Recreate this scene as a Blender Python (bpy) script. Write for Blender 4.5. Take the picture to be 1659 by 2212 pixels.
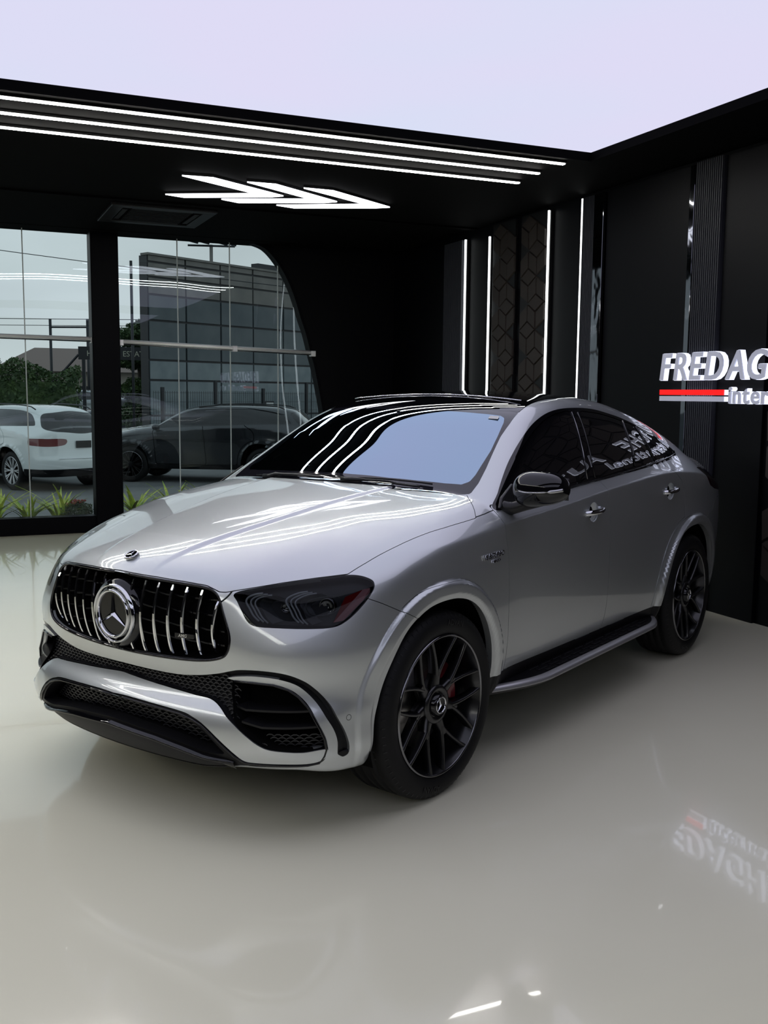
import bpy, bmesh, math, random
import numpy as np
from mathutils import Vector, Matrix, Euler
R_ = math.radians
scene = bpy.context.scene
for o in list(bpy.data.objects): bpy.data.objects.remove(o)
# ---------------- camera ----------------
cam_d = bpy.data.cameras.new('camera'); cam = bpy.data.objects.new('camera', cam_d); scene.collection.objects.link(cam)
cam_yaw, cam_pitch, cam_roll, cam_f = -0.41344, 0.1181, 0.0091, 2150.17
F_ = Vector((-math.sin(cam_yaw)*math.cos(cam_pitch), math.cos(cam_yaw)*math.cos(cam_pitch), -math.sin(cam_pitch)))
R0 = Vector((math.cos(cam_yaw), math.sin(cam_yaw), 0)); U0 = R0.cross(F_)
R1 = R0*math.cos(cam_roll)+U0*math.sin(cam_roll); U1 = R1.cross(F_)
m = Matrix((R1, U1, -F_)).transposed().to_4x4(); m.translation = Vector((-1.3475, -4.3919, 1.6726))
cam.matrix_world = m
cam_d.sensor_fit = 'VERTICAL'; cam_d.sensor_height = 36.0; cam_d.lens = 36.0*cam_f/2212.0
cam_d.clip_end = 500
scene.camera = cam
# ---------------- view, world ----------------
scene.view_settings.view_transform = 'Standard'; scene.view_settings.look = 'None'
scene.view_settings.gamma = 1.0; scene.view_settings.use_curve_mapping = False
scene.view_settings.exposure = 0.0
world = bpy.data.worlds.new('overcast_sky'); scene.world = world; world.use_nodes = True
nt = world.node_tree; nt.nodes.clear()
wo = nt.nodes.new('ShaderNodeOutputWorld'); bg = nt.nodes.new('ShaderNodeBackground'); nt.links.new(bg.outputs[0], wo.inputs[0])
tc = nt.nodes.new('ShaderNodeTexCoord'); sx = nt.nodes.new('ShaderNodeSeparateXYZ'); nt.links.new(tc.outputs['Generated'], sx.inputs[0])
cr = nt.nodes.new('ShaderNodeValToRGB'); nt.links.new(sx.outputs[2], cr.inputs[0])
cr.color_ramp.elements[0].position = 0.0; cr.color_ramp.elements[0].color = (.58, .62, .62, 1)
cr.color_ramp.elements[1].position = 0.5; cr.color_ramp.elements[1].color = (.40, .47, .51, 1)
nz = nt.nodes.new('ShaderNodeTexNoise'); nz.inputs['Scale'].default_value = 3.0; nz.inputs['Detail'].default_value = 4
mp = nt.nodes.new('ShaderNodeMapping'); mp.inputs['Scale'].default_value = (1, 1, 3); nt.links.new(tc.outputs['Generated'], mp.inputs[0]); nt.links.new(mp.outputs[0], nz.inputs[0])
rr = nt.nodes.new('ShaderNodeMapRange'); rr.inputs[1].default_value = .3; rr.inputs[2].default_value = .7; rr.inputs[3].default_value = .9; rr.inputs[4].default_value = 1.15
nt.links.new(nz.outputs[0], rr.inputs[0])
mx = nt.nodes.new('ShaderNodeVectorMath'); mx.operation = 'SCALE'; nt.links.new(cr.outputs[0], mx.inputs[0]); nt.links.new(rr.outputs[0], mx.inputs['Scale'])
nt.links.new(mx.outputs[0], bg.inputs[0]); bg.inputs[1].default_value = 1.3
# ---------------- materials ----------------
def mat(name, col=(.5,.5,.5), rough=.5, metal=0., coat=0., coatr=.03, spec=.5, emit=None, es=1., bump=None, trans=0., ior=1.5, var=None, aniso=0.):
    m = bpy.data.materials.new(name); m.use_nodes = True; b = m.node_tree.nodes['Principled BSDF']; n = m.node_tree
    b.inputs['Base Color'].default_value = (*col, 1); b.inputs['Roughness'].default_value = rough; b.inputs['Metallic'].default_value = metal
    b.inputs['Coat Weight'].default_value = coat; b.inputs['Coat Roughness'].default_value = coatr; b.inputs['Specular IOR Level'].default_value = spec
    b.inputs['IOR'].default_value = ior; b.inputs['Transmission Weight'].default_value = trans
    if emit: b.inputs['Emission Color'].default_value = (*emit, 1); b.inputs['Emission Strength'].default_value = es
    if bump or var:
        t = n.nodes.new('ShaderNodeTexCoord')
    if bump:   # (scale, strength, distance, stretch)
        z = n.nodes.new('ShaderNodeTexNoise'); z.inputs['Scale'].default_value = bump[0]; z.inputs['Detail'].default_value = 2
        q = n.nodes.new('ShaderNodeMapping'); q.inputs['Scale'].default_value = bump[3] if len(bump) > 3 else (1,1,1)
        n.links.new(t.outputs['Object'], q.inputs[0]); n.links.new(q.outputs[0], z.inputs[0])
        u = n.nodes.new('ShaderNodeBump'); u.inputs['Strength'].default_value = bump[1]; u.inputs['Distance'].default_value = bump[2]
        n.links.new(z.outputs[0], u.inputs['Height']); n.links.new(u.outputs[0], b.inputs['Normal'])
    if var:    # (scale, colour2)
        z = n.nodes.new('ShaderNodeTexNoise'); z.inputs['Scale'].default_value = var[0]; z.inputs['Detail'].default_value = 5
        n.links.new(t.outputs['Object'], z.inputs[0])
        c = n.nodes.new('ShaderNodeValToRGB'); c.color_ramp.elements[0].position = .35; c.color_ramp.elements[1].position = .65
        c.color_ramp.elements[0].color = (*col, 1); c.color_ramp.elements[1].color = (*var[1], 1)
        n.links.new(z.outputs[0], c.inputs[0]); n.links.new(c.outputs[0], b.inputs['Base Color'])
    return m
def glassmat(name, tint=(.9,.95,.95), f0=.04, refl=(1,1,1), bump=None, rough=0.):
    """thin sheet glass: clear sheet mixed with a fresnel mirror"""
    m = bpy.data.materials.new(name); m.use_nodes = True; n = m.node_tree; n.nodes.clear()
    o = n.nodes.new('ShaderNodeOutputMaterial'); t = n.nodes.new('ShaderNodeBsdfTransparent'); g = n.nodes.new('ShaderNodeBsdfGlossy')
    t.inputs[0].default_value = (*tint, 1); g.inputs['Color'].default_value = (*refl, 1); g.inputs['Roughness'].default_value = rough
    mixs = n.nodes.new('ShaderNodeMixShader'); n.links.new(t.outputs[0], mixs.inputs[1]); n.links.new(g.outputs[0], mixs.inputs[2]); n.links.new(mixs.outputs[0], o.inputs[0])
    lw = n.nodes.new('ShaderNodeLayerWeight'); lw.inputs[0].default_value = .5
    p5 = n.nodes.new('ShaderNodeMath'); p5.operation = 'POWER'; p5.inputs[1].default_value = 3.6; n.links.new(lw.outputs['Facing'], p5.inputs[0])
    mr = n.nodes.new('ShaderNodeMapRange'); mr.inputs[3].default_value = f0; mr.inputs[4].default_value = 1.0; n.links.new(p5.outputs[0], mr.inputs[0]); n.links.new(mr.outputs[0], mixs.inputs[0])
    if bump:
        tc_ = n.nodes.new('ShaderNodeTexCoord'); z = n.nodes.new('ShaderNodeTexNoise'); z.inputs['Scale'].default_value = bump[0]; z.inputs['Detail'].default_value = 0
        mp_ = n.nodes.new('ShaderNodeMapping'); mp_.inputs['Scale'].default_value = bump[3]; n.links.new(tc_.outputs['Object'], mp_.inputs[0]); n.links.new(mp_.outputs[0], z.inputs[0])
        u = n.nodes.new('ShaderNodeBump'); u.inputs['Strength'].default_value = bump[1]; u.inputs['Distance'].default_value = bump[2]
        n.links.new(z.outputs[0], u.inputs['Height']); n.links.new(u.outputs[0], g.inputs['Normal'])
    return m
def paintmat(name, col=(.60,.63,.635)):
    """metallic paint: broad flake lobe + tight flake lobe under clear lacquer"""
    m = mat(name, col, .42, .82, 1., .012); n = m.node_tree; b = n.nodes['Principled BSDF']; o = n.nodes['Material Output']
    c = n.nodes.new('ShaderNodeBsdfPrincipled'); c.inputs['Base Color'].default_value = (*[q*1.1 for q in col], 1); c.inputs['Metallic'].default_value = 1; c.inputs['Roughness'].default_value = .10
    c.inputs['Coat Weight'].default_value = 1; c.inputs['Coat Roughness'].default_value = .012
    x = n.nodes.new('ShaderNodeMixShader'); x.inputs[0].default_value = .11; n.links.new(b.outputs[0], x.inputs[1]); n.links.new(c.outputs[0], x.inputs[2]); n.links.new(x.outputs[0], o.inputs[0])
    return m
M = dict(
 paint=paintmat('silver_paint'),
 lampblack=mat('lamp_housing_black', (.004,.004,.005), .35),
 smoke=mat('smoked_lamp', (.02,.003,.004), .06, 0, 1., .0),
 gloss=mat('gloss_black', (.004,.004,.005), .10, 0, 1., .01, spec=0.),
 black=mat('matt_black_plastic', (.006,.006,.007), .5, spec=.25),
 satin=mat('satin_black', (.009,.009,.010), .34, spec=.35),
 void=mat('dark_cavity', (.003,.003,.003), .9, spec=.05),
 chrome=mat('chrome', (.72,.73,.75), .07, 1.),
 dchrome=mat('dark_chrome', (.22,.22,.23), .15, 1.),
 alu=mat('brushed_aluminium', (.75,.75,.76), .38, .9),
 tyre=mat('tyre_rubber', (.004,.004,.0045), .6, spec=.3, bump=(60,.2,.001)),
 rim=mat('black_rim', (.006,.006,.007), .28, 0, .35, .1),
 caliper=mat('red_caliper', (.16,.012,.018), .3, 0, .5),
 disc=mat('brake_steel', (.30,.29,.28), .35, 1.),
 frit=mat('frit_black', (.012,.012,.016), .04, 0, 1., .0, spec=.2),
 roofglass=mat('roof_glass', (.003,.003,.004), .02, 0, 1., .0, spec=.1),
 privacy=mat('privacy_glass', (.003,.003,.004), .02, 0, 1., .0, spec=.2),
 wind=glassmat('windscreen_glass', (.30,.36,.42), .58, (.62,.80,1.0)),
 lens=glassmat('lamp_lens', (.5,.52,.54), .012),
 drl=mat('light_guide', (.30,.32,.34), .12, .1, 1., .02),
 grey=mat('reflector_grey', (.05,.053,.056), .3, .4),
 mesh=mat('mesh_satin', (.028,.029,.032), .30),
 amber=mat('red_marker', (.20,.008,.010), .15, 0, 1.),
 indicator=mat('indicator_strip', (.45,.45,.46), .12, .9, 1.),
 seat=mat('dark_leather', (.02,.02,.022), .5),
 text=mat('badge_chrome', (.6,.6,.62), .15, 1.),
)
# ---------------- object helpers ----------------
COL = scene.collection
def meshob(name, me, m=None, parent=None):
    o = bpy.data.objects.new(name, me); COL.objects.link(o)
    if m is not None:
        for k in (m if isinstance(m, (list, tuple)) else [m]): me.materials.append(k)
    if parent is not None: o.parent = parent
    return o
def empty(name, loc=(0,0,0), rz=0., parent=None):
    o = bpy.data.objects.new(name, None); COL.objects.link(o); o.location = loc; o.rotation_euler = (0,0,rz); o.empty_display_size = .2
    if parent is not None: o.parent = parent
    return o
def tag(o, label=None, cat=None, group=None, kind=None):
    if label: o['label'] = label
    if cat: o['category'] = cat
    if group: o['group'] = group
    if kind: o['kind'] = kind
    return o
def arr(name, V, Fc, m=None, parent=None, smooth=True, normals=None):
    """V (n,3), Fc (m,3) or (m,4) int array"""
    V = np.ascontiguousarray(V, np.float32); Fc = np.ascontiguousarray(Fc, np.int32); k = Fc.shape[1]
    me = bpy.data.meshes.new(name); me.vertices.add(len(V)); me.vertices.foreach_set('co', V.ravel())
    me.loops.add(Fc.size); me.loops.foreach_set('vertex_index', Fc.ravel()); me.polygons.add(len(Fc))
    me.polygons.foreach_set('loop_start', np.arange(0, Fc.size, k, dtype=np.int32))
    me.update(calc_edges=True); me.validate()
    me.polygons.foreach_set('use_smooth', np.full(len(me.polygons), smooth))
    if normals is not None and len(me.vertices) == len(normals):
        me.normals_split_custom_set_from_vertices(np.ascontiguousarray(normals, np.float32))
    me.update(); return meshob(name, me, m, parent)
def poly(name, V, faces, m=None, parent=None, smooth=False, bevel=0., seg=2, loc=None, rot=None):
    me = bpy.data.meshes.new(name); me.from_pydata([tuple(v) for v in V], [], [tuple(f) for f in faces])
    bm = bmesh.new(); bm.from_mesh(me); bmesh.ops.recalc_face_normals(bm, faces=bm.faces)
    if bevel > 0:
        es = [e for e in bm.edges if len(e.link_faces) == 2 and e.calc_face_angle(0) > .6]
        bmesh.ops.bevel(bm, geom=es, offset=bevel, segments=seg, affect='EDGES', profile=.6, clamp_overlap=True)
    bm.to_mesh(me); bm.free()
    for p_ in me.polygons: p_.use_smooth = smooth
    o = meshob(name, me, m, parent)
    if loc is not None: o.location = loc
    if rot is not None: o.rotation_euler = rot
    return o
def boxv(x0, x1, y0, y1, z0, z1):
    V = [(x,y,z) for x in (x0,x1) for y in (y0,y1) for z in (z0,z1)]
    return V, [(0,1,3,2),(4,6,7,5),(0,4,5,1),(2,3,7,6),(0,2,6,4),(1,5,7,3)]
def box(name, x0, x1, y0, y1, z0, z1, m=None, parent=None, bevel=0., seg=1):
    return poly(name, *boxv(x0,x1,y0,y1,z0,z1), m, parent, False, bevel, seg)
def join(parts):
    V = []; Fc = []; n = 0
    for v, f in parts:
        V += [tuple(q) for q in v]; Fc += [tuple(i+n for i in q) for q in f]; n += len(v)
    return V, Fc
def prism(pts, h0, h1, axis='z'):
    """polygon pts (2-D) extruded between h0 and h1 along axis"""
    def P(a, b, h): return {'z':(a,b,h), 'y':(a,h,b), 'x':(h,a,b)}[axis]
    n = len(pts); V = [P(a,b,h0) for a,b in pts]+[P(a,b,h1) for a,b in pts]
    return V, [tuple(range(n))[::-1], tuple(range(n,2*n))]+[(i,(i+1)%n,n+(i+1)%n,n+i) for i in range(n)]
def lathe(prof, n=64, axis='x', close=False, a0=0., a1=2*math.pi):
    """prof [(along, radius)] -> V, F"""
    V = []; full = abs(a1-a0-2*math.pi) < 1e-6; k = n if full else n+1
    for i in range(k):
        a = a0+(a1-a0)*i/n; c, s = math.cos(a), math.sin(a)
        for (h, r) in prof: V.append({'x':(h, r*c, r*s), 'y':(r*c, h, r*s), 'z':(r*c, r*s, h)}[axis])
    m_ = len(prof); Fc = []
    for i in range(n):
        j = (i+1) % k
        for q in range(m_-1+(1 if close else 0)):
            w = (q+1) % m_; Fc.append((i*m_+q, j*m_+q, j*m_+w, i*m_+w))
    return V, Fc
def tube(path, r, n=8, cap=True):
    P = [Vector(q) for q in path]; V = []; Fc = []
    up = None
    for i, q in enumerate(P):
        t = (P[min(i+1,len(P)-1)]-P[max(i-1,0)]).normalized()
        if up is None: up = t.orthogonal().normalized()
        up = (up-t*up.dot(t)).normalized(); b = t.cross(up)
        rr_ = r[i] if isinstance(r, (list, tuple)) else r
        for k in range(n):
            a = 2*math.pi*k/n; V.append(tuple(q+up*math.cos(a)*rr_+b*math.sin(a)*rr_))
    for i in range(len(P)-1):
        for k in range(n): Fc.append((i*n+k, i*n+(k+1)%n, (i+1)*n+(k+1)%n, (i+1)*n+k))
    if cap: Fc += [tuple(range(n))[::-1], tuple(range((len(P)-1)*n, len(P)*n))]
    return V, Fc
def catmull(pts, n=6, closed=False):
    P = [np.array(q, float) for q in pts]; out = []; L = len(P)
    for i in range(L if closed else L-1):
        a, b, c, d = (P[(i-1)%L], P[i], P[(i+1)%L], P[(i+2)%L]) if closed else (P[max(i-1,0)], P[i], P[i+1], P[min(i+2,L-1)])
        for k in range(n):
            t = k/n; out.append(.5*((2*b)+(-a+c)*t+(2*a-5*b+4*c-d)*t*t+(-a+3*b-3*c+d)*t**3))
    if not closed: out.append(P[-1])
    return out
def textmesh(s, size=1., ext=.01, bevel=0., shear=0., font_off=0., sp=1.):
    cu = bpy.data.curves.new('t', 'FONT'); cu.body = s; cu.size = size; cu.extrude = ext; cu.bevel_depth = bevel; cu.shear = shear; cu.offset = font_off; cu.resolution_u = 4; cu.space_character = sp
    ob = bpy.data.objects.new('t', cu); COL.objects.link(ob); dg = bpy.context.evaluated_depsgraph_get(); dg.update()
    me = bpy.data.meshes.new_from_object(ob.evaluated_get(dg)); bpy.data.objects.remove(ob)
    V = np.zeros(len(me.vertices)*3); me.vertices.foreach_get('co', V); V = V.reshape(-1,3); Fc = [tuple(p_.vertices) for p_ in me.polygons]
    bpy.data.meshes.remove(me); bpy.data.curves.remove(cu); return V, Fc
# ---------- smooth 1-D tables (pchip through knots, then gaussian smoothed) ----------
def table(kn, sig=0.03, st=0.002):
    kn = sorted(kn); xs = np.array([k[0] for k in kn], float); ys = np.array([k[1] for k in kn], float)
    h = np.diff(xs); d = np.diff(ys)/h; m = np.zeros(len(xs))
    for i in range(1, len(xs)-1):
        if d[i-1]*d[i] > 0:
            w1 = 2*h[i]+h[i-1]; w2 = h[i]+2*h[i-1]; m[i] = (w1+w2)/(w1/d[i-1]+w2/d[i])
    m[0] = d[0]; m[-1] = d[-1]
    g = np.arange(xs[0]-4*sig, xs[-1]+4*sig+st, st)
    i = np.clip(np.searchsorted(xs, g)-1, 0, len(xs)-2); t = (g-xs[i])/h[i]
    v = ((2*t**3-3*t**2+1)*ys[i]+(t**3-2*t**2+t)*h[i]*m[i]+(-2*t**3+3*t**2)*ys[i+1]+(t**3-t**2)*h[i]*m[i+1])
    lo = g < xs[0]; hi = g > xs[-1]
    v[lo] = ys[0]+m[0]*(g[lo]-xs[0]); v[hi] = ys[-1]+m[-1]*(g[hi]-xs[-1])
    n = int(3*sig/st); k = np.exp(-.5*(np.arange(-n, n+1)*st/sig)**2); k /= k.sum()
    vp = np.concatenate([v[0]+(v[1]-v[0])*np.arange(-n, 0), v, v[-1]+(v[-1]-v[-2])*np.arange(1, n+1)])
    v = np.convolve(vp, k, 'valid')
    return g, v
def ev(T, x): return np.interp(x, T[0], T[1])
def smax(a, b, k): return .5*(a+b+np.sqrt((a-b)**2+k*k))
def S(t): t = np.clip(t, 0, 1); return t*t*t*(t*(6*t-15)+10)
T_hood = table([(-1.1,.90),(-.95,.965),(-.88,1.005),(-.80,1.036),(-.6,1.086),(-.4,1.125),(-.2,1.16),(0,1.192),(.2,1.219),(.4,1.241),(.6,1.26),(4.5,1.28)], .04)
T_ws = table([(-1.2,.30),(.40,1.222),(.75,1.428),(1.10,1.612),(1.25,1.652),(1.5,1.686),(1.8,1.701),(2.1,1.692),(2.45,1.640),(2.8,1.550),(3.1,1.445),(3.45,1.305),(3.75,1.195),(3.95,1.150),(4.3,1.12)], .05)
T_ext = table([(-1.1,.16),(-.8,.13),(-.6,.095),(-.4,.064),(-.2,.045),(0,.036),(.34,.03),(1,.03)], .05)
T_fr = table([(.0,-.80),(.22,-.84),(.28,-.885),(.34,-.915),(.42,-.925),(.48,-.912),(.54,-.870),(.60,-.858),(.66,-.868),(.74,-.886),(.82,-.893),(.90,-.892),(.97,-.884),(1.05,-.862),(1.2,-.82),(1.8,-.6)], .018, .001)
T_frc = table([(.0,.21),(.30,.20),(.42,.22),(.52,.21),(.62,.205),(.70,.225),(.78,.28),(.94,.37),(1.1,.40),(1.8,.4)], .03)
T_zb = table([(-2,1.11),(0,1.135),(.5,1.168),(1.2,1.195),(1.57,1.218),(2.1,1.25),(2.6,1.29),(3.0,1.30),(3.5,1.27),(4.2,1.22)], .08)
T_wb = table([(-1.2,.86),(-.6,.87),(0,.885),(.5,.893),(.9,.900),(1.2,.908),(2,.912),(2.6,.895),(3.0,.860),(3.4,.79),(3.8,.69),(4.3,.58)], .1)
T_wr = table([(-1,.60),(.5,.63),(1.2,.69),(1.6,.735),(2.2,.73),(2.8,.645),(3.3,.52),(3.8,.36),(4.3,.26)], .1)
T_sec = table([(.0,.85),(.25,.885),(.34,.905),(.42,.925),(.5,.940),(.62,.953),(.78,.962),(.95,.966),(1.08,.964),(1.2,.960),(1.3,.955),(2,.93)], .03)
T_wy = table([(-1.2,-.01),(-.5,0),(0,.004),(.7,0),(1.6,0),(2.2,.004),(2.9,.022),(3.3,.008),(3.6,-.03),(3.8,-.07),(4.3,-.16)], .1)
T_rr = table([(.0,3.8),(.3,3.93),(.5,4.02),(.75,4.07),(.95,4.06),(1.10,4.03),(1.17,4.05),(1.20,4.06),(1.5,4.0)], .02)
ARCH = ((0.0,.405,.445),(2.935,.405,.455))
def W(y, z):
    zb = ev(T_zb, y); wb = ev(T_wb, y); wr = ev(T_wr, y)
    t = (z-zb)/(1.6-zb)
    up = wb+(wr-wb)*t+.022*4*np.clip(t,0,1)*(1-np.clip(t,0,1))
    # lower section, sliding with the belt line
    lo = ev(T_sec, z)+ev(T_wy, y)
    sh = wb+(zb-z)*1.05+.3*np.minimum(ev(T_wy, y), 0)      # sloped ledge between shoulder line and glass
    sh = smax(up, sh, .004)
    w = -smax(-lo, -sh, .005)
    w = w+.035*S((.50-z)/.2)*S((-.15-y)/.25)
    for (cy, cz, r) in ARCH:
        d = np.sqrt((y-cy)**2+(z-cz)**2)
        k = S((z-.2)/.2)
        w = w+k*(.024*S((r+.075-d)/.022)+.012*np.exp(-np.maximum(d-r,0)**2/.03)-.010*S((r+.02-d)/.03))*np.clip((1.02-z)/.1,0,1)
    return w
def H(x, y):
    x = np.abs(x)
    crease = ev(T_cr, y)
    h = ev(T_hood, y)-ev(T_ext, y)*(x/.75)**2-.04*np.minimum(x/.9,1.2)**8
    h = h+.010*S((crease-x)/.035+.5)*np.clip((y+.9)/.3,0,1)-.004
    g = ev(T_ws, y-.21*x*x*np.clip((2.2-y)/1.0,0,1))-(.022+.068*np.clip((y-.9)/.8,0,1))*(x/1.0)**2*1.0
    return smax(h*1.0-0*g, g, .006)
T_cr = table([(-.9,.16),(-.6,.22),(-.2,.30),(.4,.38),(.6,.40)], .05)
def Fr(x, z):
    x = np.abs(x)
    return ev(T_fr, z)+ev(T_frc, z)*x*x+.27*np.minimum(x,1.1)**8
def Rr(x, z):
    x = np.abs(x); return ev(T_rr, z)-.14*x*x-.42*np.minimum(x,1.1)**6
def F(x, y, z):
    ax = np.abs(x)
    kr = .045+.03*S((y-.4)/.5)
    a = smax(ax-W(y, z), z-H(x, y), kr)
    kf = .06+.06*S((ax-.45)/.3)
    b = smax(a, Fr(x, z)-y, kf*S((.2-y)/.4)+.001)
    c = smax(b, y-Rr(x, z), .05*S((y-3)/.4)+.001)
    zb = .238+(.035*S((ax-.35)/.3)-.030*S((ax-.75)/.15))*S((.2-y)/.5)+.05*S((y-.0)/.3)
    return smax(c, zb-z, .03)
def grad(x, y, z, e=.0015):
    g = np.stack([F(x+e,y,z)-F(x-e,y,z), F(x,y+e,z)-F(x,y-e,z), F(x,y,z+e)-F(x,y,z-e)], -1)
    return g/np.maximum(np.linalg.norm(g, axis=-1, keepdims=True), 1e-9)
def root(s, q, lo=0., hi=1.9, n=34):
    a = np.full(len(s), lo); b = np.full(len(s), hi); d = q-s
    for _ in range(n):
        m = .5*(a+b); P = s+d*m[:,None]; f = F(P[:,0],P[:,1],P[:,2]); a = np.where(f<0, m, a); b = np.where(f<0, b, m)
    return s+d*(.5*(a+b))[:,None]
def rayhit(C, d, t0=2.0, t1=9.0, n=900):
    t = np.linspace(t0, t1, n); P = C+d*t[:,None]; f = F(P[:,0],P[:,1],P[:,2]); i = np.where(f<0)[0]
    if len(i)==0: k = f.argmin(); return P[k], False
    k = i[0]; a, b = t[max(k-1,0)], t[k]
    for _ in range(30):
        m = .5*(a+b); p = C+d*m
        if F(*[np.array([v]) for v in p])[0]<0: b = m
        else: a = m
    return C+d*b, True
# ---------- cutting a dense triangle mesh along signed-distance outlines ----------
class TM:
    def __init__(s, V, T, N): s.V, s.T, s.N = V, T, N
    def compact(s):
        u, inv = np.unique(s.T.ravel(), return_inverse=True)
        return TM(s.V[u], inv.reshape(-1,3), s.N[u])
def split(tm, s):
    """s per vertex: returns (part with s<0, part with s>=0)"""
    s = np.where(np.abs(s) < 2e-5, 2e-5, s); V, T, N = tm.V, tm.T, tm.N
    neg = s[T] < 0; c = neg.sum(1); full_in = T[c==3]; full_out = T[c==0]
    ti, ng = T[(c==1)|(c==2)], neg[(c==1)|(c==2)]
    if len(ti) == 0: return TM(V, full_in, N).compact() if len(full_in) else None, TM(V, full_out, N).compact() if len(full_out) else None
    one = np.where(ng.sum(1)==1, ng.argmax(1), (~ng).argmax(1))       # the lone vertex
    r = np.arange(len(ti)); a = ti[r, one]; b = ti[r, (one+1)%3]; d = ti[r, (one+2)%3]; aneg = s[a] < 0
    def cut(p, q):
        lo, hi = np.minimum(p,q), np.maximum(p,q); return lo.astype(np.int64)*(len(V)+1)+hi
    keys = np.concatenate([cut(a,b), cut(a,d)]); uk, inv = np.unique(keys, return_inverse=True)
    lo, hi = uk//(len(V)+1), uk%(len(V)+1); t = (s[lo]/(s[lo]-s[hi]))[:,None]
    nv = V[lo]+(V[hi]-V[lo])*t; nn = N[lo]+(N[hi]-N[lo])*t; nn /= np.linalg.norm(nn, axis=1, keepdims=True)
    V2 = np.concatenate([V, nv]); N2 = np.concatenate([N, nn]); m_ab = len(V)+inv[:len(ti)]; m_ad = len(V)+inv[len(ti):]
    lone = np.stack([a, m_ab, m_ad], 1); q1 = np.stack([m_ab, b, d], 1); q2 = np.stack([m_ab, d, m_ad], 1)
    Tin = np.concatenate([full_in, lone[aneg], q1[~aneg], q2[~aneg]]); Tout = np.concatenate([full_out, lone[~aneg], q1[aneg], q2[aneg]])
    return (TM(V2, Tin, N2).compact() if len(Tin) else None), (TM(V2, Tout, N2).compact() if len(Tout) else None)
def sdf(P, pg):
    """signed distance (neg inside) of 2-D points to polygon, only evaluated near it"""
    pg = np.asarray(pg, float); lo = pg.min(0)-.12; hi = pg.max(0)+.12; out = np.full(len(P), .1)
    m_ = ((P > lo)&(P < hi)).all(1); Q = P[m_]
    if len(Q) == 0: return out
    d2 = np.full(len(Q), 1e9); ins = np.zeros(len(Q), bool)
    for i in range(len(pg)):
        a, b = pg[i], pg[(i+1)%len(pg)]; e = b-a; L = e@e
        if L < 1e-12: continue
        w = Q-a; t = np.clip((w@e)/L, 0, 1); d2 = np.minimum(d2, ((w-t[:,None]*e)**2).sum(1))
        c = ((a[1] > Q[:,1]) != (b[1] > Q[:,1])); xx = a[0]+(Q[:,1]-a[1])*e[0]/(e[1] if abs(e[1]) > 1e-12 else 1e-12); ins ^= (c & (Q[:,0] < xx))
    d = np.sqrt(d2); out[m_] = np.where(ins, -d, d); return out
def pl(tm, plane):
    V = tm.V; return {'yz':V[:,[1,2]], 'xz':V[:,[0,2]], 'xy':V[:,[0,1]]}[plane]
def guard(tm, s, g):
    return np.where(g(tm.V, tm.N), s, .1)
def cutpoly(tm, plane, pg, g=None, gap=0., grow=0.):
    """returns (inside, outside) with a panel gap removed"""
    if tm is None: return None, None
    s = sdf(pl(tm, plane), pg)-grow
    if g is not None: s = guard(tm, s, g)
    i, rest = split(tm, s+gap/2)
    if gap > 0 and rest is not None:
        s = sdf(pl(rest, plane), pg)-grow
        if g is not None: s = guard(rest, s, g)
        _, rest = split(rest, s-gap/2)
    return i, rest
def merge(*tms):
    tms = [t for t in tms if t is not None]
    if not tms: return None
    V = []; T = []; N = []; n = 0
    for t in tms: V.append(t.V); T.append(t.T+n); N.append(t.N); n += len(t.V)
    return TM(np.concatenate(V), np.concatenate(T), np.concatenate(N))
def mirror(t):
    k = np.array([-1,1,1]); return TM(t.V*k, t.T[:,::-1], t.N*k)
def offset(t, d, push=None):
    V = t.V+t.N*d
    if push is not None: V = V+np.array(push)
    return TM(V, t.T, t.N)
def skirt(t, depth, direction=None):
    """walls along the open border, going inwards"""
    T = t.T; E = np.concatenate([T[:,[0,1]], T[:,[1,2]], T[:,[2,0]]]); n = len(t.V)+1
    k = E.min(1).astype(np.int64)*n+E.max(1); u, idx, c = np.unique(k, return_index=True, return_counts=True); B = E[idx[c==1]]
    # drop border on the centre line
    B = B[~((np.abs(t.V[B[:,0],0]) < 2e-3)&(np.abs(t.V[B[:,1],0]) < 2e-3))]
    a, b = t.V[B[:,0]], t.V[B[:,1]]
    da = -t.N[B[:,0]]*depth if direction is None else np.tile(np.array(direction, float)*depth, (len(B),1))
    db = -t.N[B[:,1]]*depth if direction is None else da
    m_ = len(B); V = np.concatenate([a, b, b+db, a+da]); i = np.arange(m_)
    F1 = np.stack([i, i+2*m_, i+m_], 1); F2 = np.stack([i, i+3*m_, i+2*m_], 1)
    n1 = np.cross(V[m_:2*m_]-V[:m_], V[3*m_:]-V[:m_]); n1 = -n1/np.maximum(np.linalg.norm(n1, axis=1, keepdims=True), 1e-9)
    return TM(V, np.concatenate([F1, F2])[:, ::1], np.concatenate([n1]*4))
def panel(name, t, m, parent, sk=.012, both=False, off=0., direction=None, label=None):
    """make an object from a half-car piece; both=True also adds its mirror image into the same mesh"""
    if t is None: return None
    if off: t = offset(t, off)
    if sk: t = merge(t, skirt(t, sk, direction))
    if both: t = merge(t, mirror(t))
    o = arr(name, t.V, t.T, m, parent, True, t.N)
    if label: o['label'] = label
    return o
def pair(name, t, m, parent, sk=.012, off=0., label=None):
    """left and right twin of a half-car piece, two objects"""
    if t is None: return
    for k in (t, mirror(t)): panel(name, k, m, parent, sk, False, off, label=label)
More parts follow.
